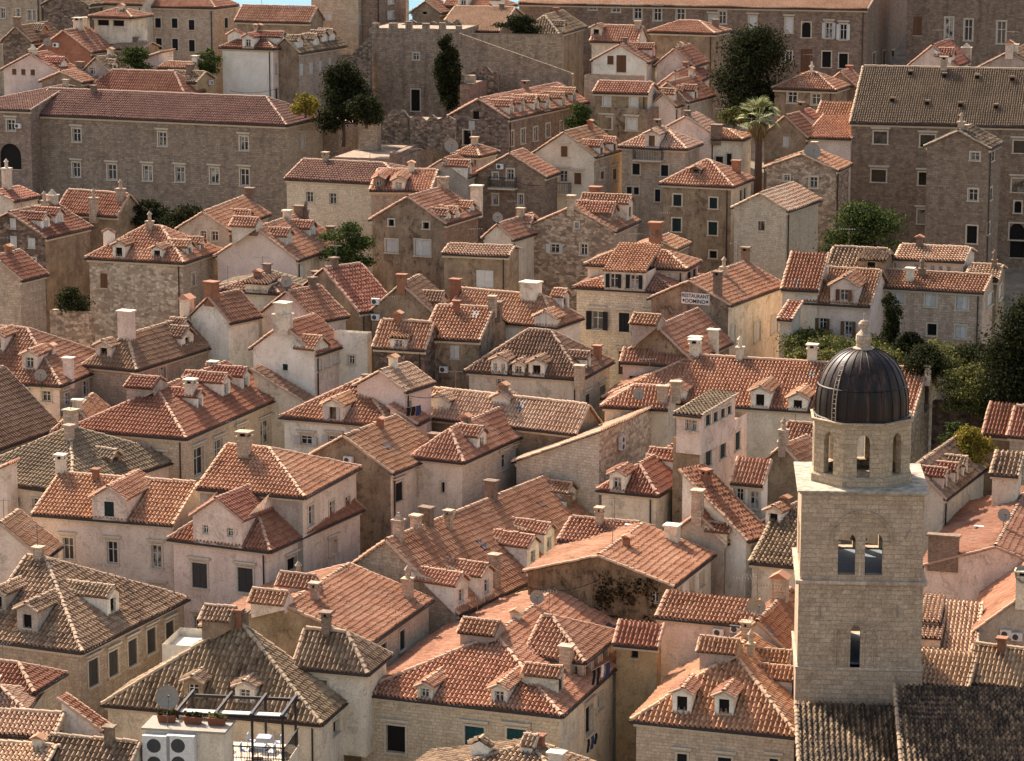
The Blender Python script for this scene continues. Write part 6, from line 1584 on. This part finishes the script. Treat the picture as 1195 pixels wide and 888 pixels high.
def pergola_vines():
    a = pt(926, 408, 214); b = pt(1150, 432, 207); n = 18
    T = empty('vine_pergola', tuple(pt(1035, 440, 211))); tag(T, 'long flat vine pergola covering the garden behind the tower dome', 'pergola'); o = np.array(T.location)
    cl = []
    for i in range(150):
        t = random.random(); p = a*(1-t) + b*t + np.array([0, random.uniform(-1.5, 7), random.uniform(-.5, .45)]) - o; cl.append((p[0], p[1], p[2], random.uniform(.5, 1.2), 1.1, random.uniform(.3, .6)))
    crown_obj('foliage', cl, 42000, .17, 'olive', T)
    for i in range(8):
        t = i/7; p = a*(1-t) + b*t - o; pb = MB(); pb.tube([(p[0], p[1], p[2] - 3.4), (p[0], p[1], p[2])], .1, 6); pb.build('post', m_flat('post_stone', (150,136,116), .9), T)
pergola_vines()
tree('hedge', 'dense dark hedge between the vine pergola and the olive toned tree', 1050, 1112, 400, 446, 206, 'dark', 6000, .2, lobes=14, fat=1.6, cat='hedge')
tree('hedge', 'dense hedge against the huge ivy dark tree at the right', 1100, 1168, 402, 440, 209, 'dark', 6000, .2, lobes=14, fat=1.6, cat='hedge')
tree('hedge', 'clipped green hedge under the brown shuttered pink house', 926, 962, 396, 420, 216, 'green', 3000, .2, lobes=10, fat=1.6, cat='hedge')
def palm():
    zc = 262; p = pt(884, 214, zc); T = empty('palm_tree', (p[0], p[1], p[2] - 3)); tag(T, 'tall fan palm with a skirt of dry fronds beside the far gable houses', 'palm')
    tb = MB(); hz = 3 + (214 - 138)/(FPX/zc); tb.tube([(0, 0, 0), (.05, 0, hz*.5), (0, 0, hz)], .42, 10, 0, .3); tb.build('trunk', m_flat('palm_bark', (92,72,56), .95), T)
    tm = TM(); V = []; Q = []; r = random.Random(3)
    def fan(L, az, el, droop, wd):
        d = np.array([math.cos(az)*math.cos(el), math.sin(az)*math.cos(el), math.sin(el)]); side = np.cross(d, [0, 0, 1.]); side /= np.linalg.norm(side) + 1e-9; up = np.cross(side, d)
        c0 = np.array([0, 0, hz]); c1 = c0 + d*L*.55
        for k in range(11):
            a = (k - 5)*.2; e = d*math.cos(a) + side*math.sin(a); tip = c1 + e*wd - np.array([0, 0, droop]); mid = c1 + e*wd*.5 + up*.05; s2 = np.cross(e, up)*.055
            b = len(V); V.extend([c1 - s2*.4, mid - s2, tip, mid + s2]); Q.append((b, b+1, b+2, b+3))
        b = len(V); s2 = side*.03; V.extend([c0 - s2, c0 + s2, c1 + s2, c1 - s2]); Q.append((b, b+1, b+2, b+3))
    for i in range(46): fan(r.uniform(1.7, 2.5), r.uniform(0, 6.28), r.uniform(-.4, 1.35), r.uniform(.1, .5), r.uniform(1.0, 1.35))
    tm.add(np.array(V), np.array(Q), np.zeros((len(V), 2)), 0); tm.build('crown', [m_leaf((84,94,58),(130,134,90),(184,180,136))], T)
    V.clear(); Q.clear(); tm = TM()
    for i in range(50): fan(r.uniform(1.0, 1.7), r.uniform(0, 6.28), r.uniform(-1.45, -.5), r.uniform(.3, 1.2), r.uniform(.5, .9))
    tm.add(np.array(V), np.array(Q), np.zeros((len(V), 2)), 0); tm.build('dry_fronds', [m_leaf((84,66,44),(124,100,66),(164,138,96))], T)
palm()
# ================================================================== roof terrace in the foreground
tile(0, 588)
h = House('plaster_house', "plastered roof block with two double fan units and planters along its roof", (772,800), (497,786), (806,752), 'F', None, rise=.1, wall='p:cream:.3', dv=66, he=8)
def roofblock(s):
    X = np.array([1., 0, 0]); n = np.array([0, -1., 0]); Z = np.array([0, 0, 1.])
    for u, v in ((550, 855), (633, 855)):
        x, z = s.onwall('F', q((u, v))); P0 = np.array([-s.la + x, 0, z]); b = MB(); b.obox(P0, X, n, Z, -.78, .78, .05, .55, -1.05, 1.05, 0)
        for dz in (.5, -.5):
            c = P0 + n*.555 + Z*dz - X*.12; vv = []
            for r, off in ((.42, 0), (.40, .012), (.1, .014)): vv += [c + X*math.cos(t)*r + Z*math.sin(t)*r + n*off for t in [2*math.pi*i/20 for i in range(20)]]
            b.quads(vv, [(i, (i+1) % 20, 20 + (i+1) % 20, 20 + i) for i in range(20)], 0); b.quads(vv[20:], [(i, (i+1) % 20, 20 + (i+1) % 20, 20 + i) for i in range(20)] + [tuple(range(20, 40))], 1)
        b.build('air_conditioner', [m_flat('ac_casing', (214,208,198), .5), m_flat('ac_grille', (66,64,62), .6)], s.root)
    dish(np.array([-s.la*.72, s.lb*.15, s.he]), .66, 1.9, s.root)
    cb = MB(); cb.box(-s.la - .12, .12, -.12, s.lb + .12, s.he + .1, s.he + .22); cb.build('coping', m_flat('grey_coping', (150,140,126), .9), s.root)
    for k, x in enumerate((-.78, -.45, -.15)):
        o = s.wpt(s.la*x, s.lb*.55, s.he + .22); T = empty('planter', tuple(o), -s.phi); tag(T, ['terracotta trough planter with dark shrubs, nearest the big dish', 'terracotta trough planter in the middle of the block roof', 'terracotta trough planter with dry plants at the terrace end of the block roof'][k], 'planter', 'planters on the roof block')
        b = MB(); b.taper(0, 0, 0, .42, .85, .4, 1.0, .5); b.build('trough', m_flat('terracotta', (126,78,56), .9), T)
        crown_obj('plants', [(i*.2 - .4, 0, .5, .2, .2, .2) for i in range(5)], 160, .14, 'olive' if k == 2 else 'dark', T)
h.E(roofblock)
h = House('roof_terrace', 'restaurant roof terrace set with white tables beneath the dark pergola', (985,905), (605,884), (1034,824), 'F', None, rise=.02, wall='p:cream', dv=10, he=8, cat='terrace')
def terrace(s):
    W, D = s.la, s.lb; o = s.wpt(0, 0, s.he + .02); met = m_flat('dark_steel', (40,34,34), .5)
    T = empty('steel_pergola', tuple(o), -s.phi); tag(T, 'open dark steel pergola over the white restaurant tables', 'pergola')
    xs = [-W + .15, -W*.62, -W*.3, -.15]; hp = 2.6
    for x in (xs[0], xs[2], xs[3]):
        for y in (.2, D - .2): b = MB(); b.box(x - .06, x + .06, y - .06, y + .06, 0, hp); b.build('post', met, T)
    for y in (.2, D - .2): b = MB(); b.box(-W - .1, .1, y - .07, y + .07, hp, hp + .16); b.build('beam', met, T)
    for x in xs: b = MB(); b.box(x - .07, x + .07, -.1, D + .1, hp + .162, hp + .32); b.build('rafter', met, T)
    b = MB(); b.box(-W, 0, .28, .9, hp + .02, hp + .12); b.build('awning_roll', m_flat('white_canvas', (190,184,174), .8), T)
    R = empty('railing', tuple(o), -s.phi); tag(R, 'thin dark railing along the edge of the restaurant terrace', 'railing'); b = MB()
    for i in range(int(W/.15)): b.box(-W + i*.15, -W + i*.15 + .025, .02, .045, 0, .95)
    for i in range(int(D/.15)): b.box(-.045, -.02, i*.15, i*.15 + .025, 0, .95)
    b.build('balusters', met, R); b = MB(); b.box(-W, 0, 0, .06, .95, 1.02); b.box(-.06, 0, .062, D, .95, 1.02); b.build('handrail', met, R)
    wc = m_flat('white_cloth', (176,176,180), .9); cb_ = m_flat('pale_wicker', (176,182,196), .8); first = {}
    lab = ['white clothed table at the front left of the roof terrace', 'white clothed table at the front right of the roof terrace', 'white clothed table at the back left of the roof terrace', 'white clothed table at the back right of the roof terrace']
    for k, (fx, fy) in enumerate(((-.78, .25), (-.28, .25), (-.78, .7), (-.28, .7))):
        p = s.wpt(W*fx, D*fy, s.he + .02); t = empty('dining_table', tuple(p), -s.phi); tag(t, lab[k], 'table', 'tables on the roof terrace')
        if not first:
            a = MB(); a.box(-.4, .4, -.4, .4, .72, .76); a.taper(0, 0, .5, .72, .86, .86, .8, .8); a = a.build('tablecloth', wc, t); b = MB(); b.tube([(0, 0, 0), (0, 0, .72)], .04, 6); b.box(-.25, .25, -.25, .25, 0, .03); b = b.build('leg', met, t); first['t'] = (a, b)
        else:
            for m in first['t']: c = m.copy(); COL.objects.link(c); c.parent = t
        for j, (dx, rz) in enumerate(((-.75, math.pi/2), (.75, -math.pi/2))):
            pc = s.wpt(W*fx + dx, D*fy, s.he + .02); ch = empty('chair', tuple(pc), -s.phi + rz); tag(ch, lab[k].replace('white clothed table', 'pale chair, %s side of the table' % ('left', 'right')[j]).replace('table at', 'table,').replace(' of the roof terrace', ''), 'chair', 'chairs on the roof terrace')
            if 'c' not in first:
                ps = []; a = MB(); a.box(-.22, .22, -.22, .22, .42, .47); ps.append(a.build('seat', cb_, ch)); a = MB(); a.box(-.22, .22, .19, .23, .47, .9); ps.append(a.build('backrest', cb_, ch))
                for sx in (-.19, .19):
                    for sy in (-.19, .19): a = MB(); a.tube([(sx, sy, 0), (sx, sy, .42)], .02, 5); ps.append(a.build('leg', met, ch))
                first['c'] = ps
            else:
                for m in first['c']: c = m.copy(); COL.objects.link(c); c.parent = ch
h.E(terrace)
# ================================================================== sign, washing
def sign_at(s, p, side='F'):
    x, z = s.onwall('F', p); o = s.wpt(-s.la + x, -.01, z); k = FPX/s.zc; W = 36/k; Hh = 13.5/k
    T = empty('restaurant_sign', tuple(o), -s.phi); tag(T, 'white painted restaurant sign on the sooty brown gable', 'sign')
    b = MB(); b.box(-W/2, W/2, -.08, -.0, -Hh/2, Hh/2); b.build('board', m_flat('sign_white', (214,206,194), .8), T)
    ink = m_flat('sign_ink', (44,36,34), .9)
    def text(body, size, z_):
        cu = bpy.data.curves.new('lettering', 'FONT'); cu.body = body; cu.size = size; cu.align_x = 'CENTER'; cu.extrude = .006; cu.offset = .008; ob = bpy.data.objects.new('lettering', cu)
        me = bpy.data.meshes.new_from_object(ob); bpy.data.objects.remove(ob); me.materials.clear(); me.materials.append(ink)
        m = bpy.data.objects.new('lettering', me); COL.objects.link(m); m.parent = T; m.location = (0, -.087, z_); m.rotation_euler = (math.pi/2, 0, 0)
    text('RESTAURANT', Hh*.42, Hh*.10); text('DOMINO', Hh*.46, -Hh*.38)
    for sx in (-1, 1):
        b = MB(); b.quads([(sx*W*.42 + .1*math.cos(t), -.084, -Hh*.2 + .1*math.sin(t)) for t in [2*math.pi*i/12 for i in range(12)]] + [(sx*W*.42 + .1*math.cos(t), -.0801, -Hh*.2 + .1*math.sin(t)) for t in [2*math.pi*i/12 for i in range(12)]], [tuple(range(12))[::-1]] + [(i, (i+1) % 12, 12 + (i+1) % 12, 12 + i) for i in range(12)]); b.build('emblem', ink, T)
House.x_sign = lambda s, p, side='F': sign_at(s, p)
def washing(label, u0, u1, v, zc, phi, cols, drop=1.0):
    a = pt(u0, v, zc); r = random.Random(int(u0)); ph = math.radians(phi); d = np.array([math.sin(ph), math.cos(ph), 0]); L = max(.8, (u1-u0)/(FPX/zc)/max(.2, math.sin(ph)))
    T = empty('washing_line', tuple(a), 0); tag(T, label, 'laundry'); b = MB(); b.tube([(0, 0, 0), d*L], .012, 4); b.build('cord', m_flat('cord', (190,184,170), .8), T)
    n = max(3, int(L/.55))
    for i in range(n):
        g = MB(); w = r.uniform(.3, .5); hh = drop*r.uniform(.6, 1.1); o = d*(L*(i + .25)/n); k = np.cross(d, [0, 0, 1.]); V = []
        for j in range(5):
            for m in range(4): V.append(o + d*w*m/3 + k*.04*math.sin(j*1.3 + m*2) - np.array([0, 0, hh*j/4]))
        g.quads(V, [(j*4+m, j*4+m+1, j*4+m+5, j*4+m+4) for j in range(4) for m in range(3)]); g.build('garment', m_flat('cloth_%s' % cols[i % len(cols)], {'black': (22,22,26), 'blue': (40,54,80), 'white': (206,202,196)}[cols[i % len(cols)]], .9), T)
washing('black washing hanging at the pink roof storey window', 473, 489, 476, 197.5, 45, ['black', 'black', 'blue'])
washing('dark washing hanging below the raised storey with black shutters', 690, 712, 783, 163, 30, ['black', 'black', 'white', 'blue'], 1.1)
washing('blue and black clothes hanging low on the street wall of the bottom centre house', 684, 698, 864, 160.5, 24, ['black', 'blue'], .9)

def cable(label, a, za, b, zb, sag=.5):
    A = pt(a[0], a[1], za); B = pt(b[0], b[1], zb); T = [A + (B - A)*t - np.array([0, 0, sag*4*t*(1-t)]) for t in np.linspace(0, 1, 12)]
    m = MB(); m.tube([x - A for x in T], .022, 4); o = m.build('cable', m_flat('cable_black', (44,40,38), .7)); o.location = tuple(A); tag(o, label, 'cable')
cable('thin cable from the balcony house to the tall cream gable', (600,211), 254, (640,214), 256, .3)
cable('cable slung across the lane left of the weathered square house', (736,264), 239, (773,255), 250, .4)
cable('cable across the white corner house front', (268,106), 285, (330,101), 285, .4)
cable('cable over the lane beside the pink washing storey', (478,462), 200, (548,452), 205, .4)
cable('cable from the long terrace roof to the fire wall', (560,600), 184, (610,572), 192, .4)
cable('cable crossing in front of the creeper covered gable', (612,684), 173, (700,676), 174, .5)
# ================================================================== build everything
import sys
_rs = random.Random(11)
for h in HOUSES:
    h.build(); rl = h.ridge_line()
    if rl is None or h.cat not in ('house', 'palace'): continue
    if _rs.random() < .5: antenna(rl[0] + (rl[1] - rl[0])*_rs.uniform(.15, .9), _rs.uniform(1.2, 2.2), h.root)
    if h.w > 3 and _rs.random() < .45:
        P = rl[0] + (rl[1] - rl[0])*_rs.uniform(.1, .9) + np.array([_rs.uniform(.3, .9) if h.typ[1] == 'b' else 0, -_rs.uniform(.3, .9) if h.typ[1] == 'a' else 0, -.45]); chimney_mesh(P, _rs.uniform(.36, .55), .42, _rs.uniform(.7, 1.1), _rs.choice(['sc', 'bl', 'sl', 'tl', 'so', 'bo', 'tg']), h.roofo)
    if not h.chi and _rs.random() < .75:
        P = rl[0] + (rl[1] - rl[0])*_rs.uniform(.2, .95); chimney_mesh(P - np.array([0, _rs.uniform(.0, .5), .25]), _rs.uniform(.42, .62), .45, _rs.uniform(.6, 1.1), _rs.choice(['sc', 'bl', 'sl', 'pg', 'bc', 'so', 'tl', 'bg', 'tg']), h.roofo)
# ground: one sheet, from below the camera to the cliff over the sea
def ground():
    ys = [-200, 60, 100] + list(np.linspace(_GY[0], _GY[-1], 24)) + [_GY[-1] + 14, _GY[-1] + 22, _GY[-1] + 45, _GY[-1] + 70]
    xs = np.linspace(-320, 320, 41); V = []; Fc = []
    for y in ys:
        z = gz(0, min(y, _GY[-1]))
        if y > _GY[-1] + 15: z = {0: 30}.get(0) if y < _GY[-1] + 30 else (6 if y < _GY[-1] + 60 else -12)
        for x in xs: V.append((x, y, z))
    n = len(xs)
    for i in range(len(ys) - 1):
        for j in range(n - 1): Fc.append((i*n+j, i*n+j+1, (i+1)*n+j+1, (i+1)*n+j))
    b = MB(); b.quads(V, Fc); N = NT('ground_stone'); ob = N.coords().outputs['Object']
    m = N.done(N.ramp(N.noise(ob, .8, 6, .7), [(.3, srgb(96,84,70)), (.7, srgb(140,126,106))]), .95)
    tag(b.build('ground', m), kind='structure')
    b = MB(); b.quads([(-9000, _GY[-1] + 40, 0), (9000, _GY[-1] + 40, 0), (9000, 30000, 0), (-9000, 30000, 0)], [(0, 1, 2, 3)])
    N = NT('sea_water'); ob = N.coords().outputs['Object']; N.b.inputs['Specular IOR Level'].default_value = .05; N.bump(N.noise(ob, .25, 4, .6), .4, .4)
    tag(b.build('sea', N.done(srgb(84,124,140), .7)), kind='structure')
ground()
# camera, sun, sky
cam = bpy.data.cameras.new('Camera'); co = bpy.data.objects.new('Camera', cam); COL.objects.link(co); SC.camera = co
co.location = (0, 0, CAMZ); co.rotation_euler = (math.radians(90) - PITCH, 0, 0)
cam.sensor_width = 36; cam.lens = 36 * FPX / 1195; cam.clip_start = 1; cam.clip_end = 40000
SUN_AZ, SUN_EL = math.radians(-31), math.radians(41)
sd = Vector((math.sin(SUN_AZ)*math.cos(SUN_EL), math.cos(SUN_AZ)*math.cos(SUN_EL), math.sin(SUN_EL)))
sl = bpy.data.lights.new('Sun', 'SUN'); sl.energy = 4.0; sl.angle = math.radians(.55); sl.color = (1.0, .90, .78)
so = bpy.data.objects.new('Sun', sl); COL.objects.link(so); so.rotation_euler = sd.to_track_quat('Z', 'Y').to_euler(); so.location = (-100, 100, 200)
w = bpy.data.worlds.new('World'); SC.world = w; w.use_nodes = True; nt = w.node_tree; nt.nodes.clear()
sk = nt.nodes.new('ShaderNodeTexSky'); sk.sky_type = 'NISHITA'; sk.sun_disc = False; sk.sun_elevation = SUN_EL; sk.sun_rotation = SUN_AZ; sk.dust_density = 2.5; sk.air_density = .9; sk.ozone_density = .6
bg = nt.nodes.new('ShaderNodeBackground'); bg.inputs[1].default_value = .115; wo = nt.nodes.new('ShaderNodeOutputWorld')
tint = nt.nodes.new('ShaderNodeMix'); tint.data_type = 'RGBA'; tint.blend_type = 'MULTIPLY'; tint.inputs[0].default_value = 1; tint.inputs[7].default_value = (1.12, 1.0, .88, 1)
nt.links.new(sk.outputs[0], tint.inputs[6]); nt.links.new(tint.outputs[2], bg.inputs[0]); nt.links.new(bg.outputs[0], wo.inputs[0])
vs = SC.view_settings; vs.view_transform = 'Standard'; vs.look = 'None'; vs.exposure = 1.52; vs.gamma = 1; vs.use_curve_mapping = False
SC.render.engine = 'CYCLES'
SC.cycles.max_bounces = 5; SC.cycles.diffuse_bounces = 2; SC.cycles.use_denoising = True
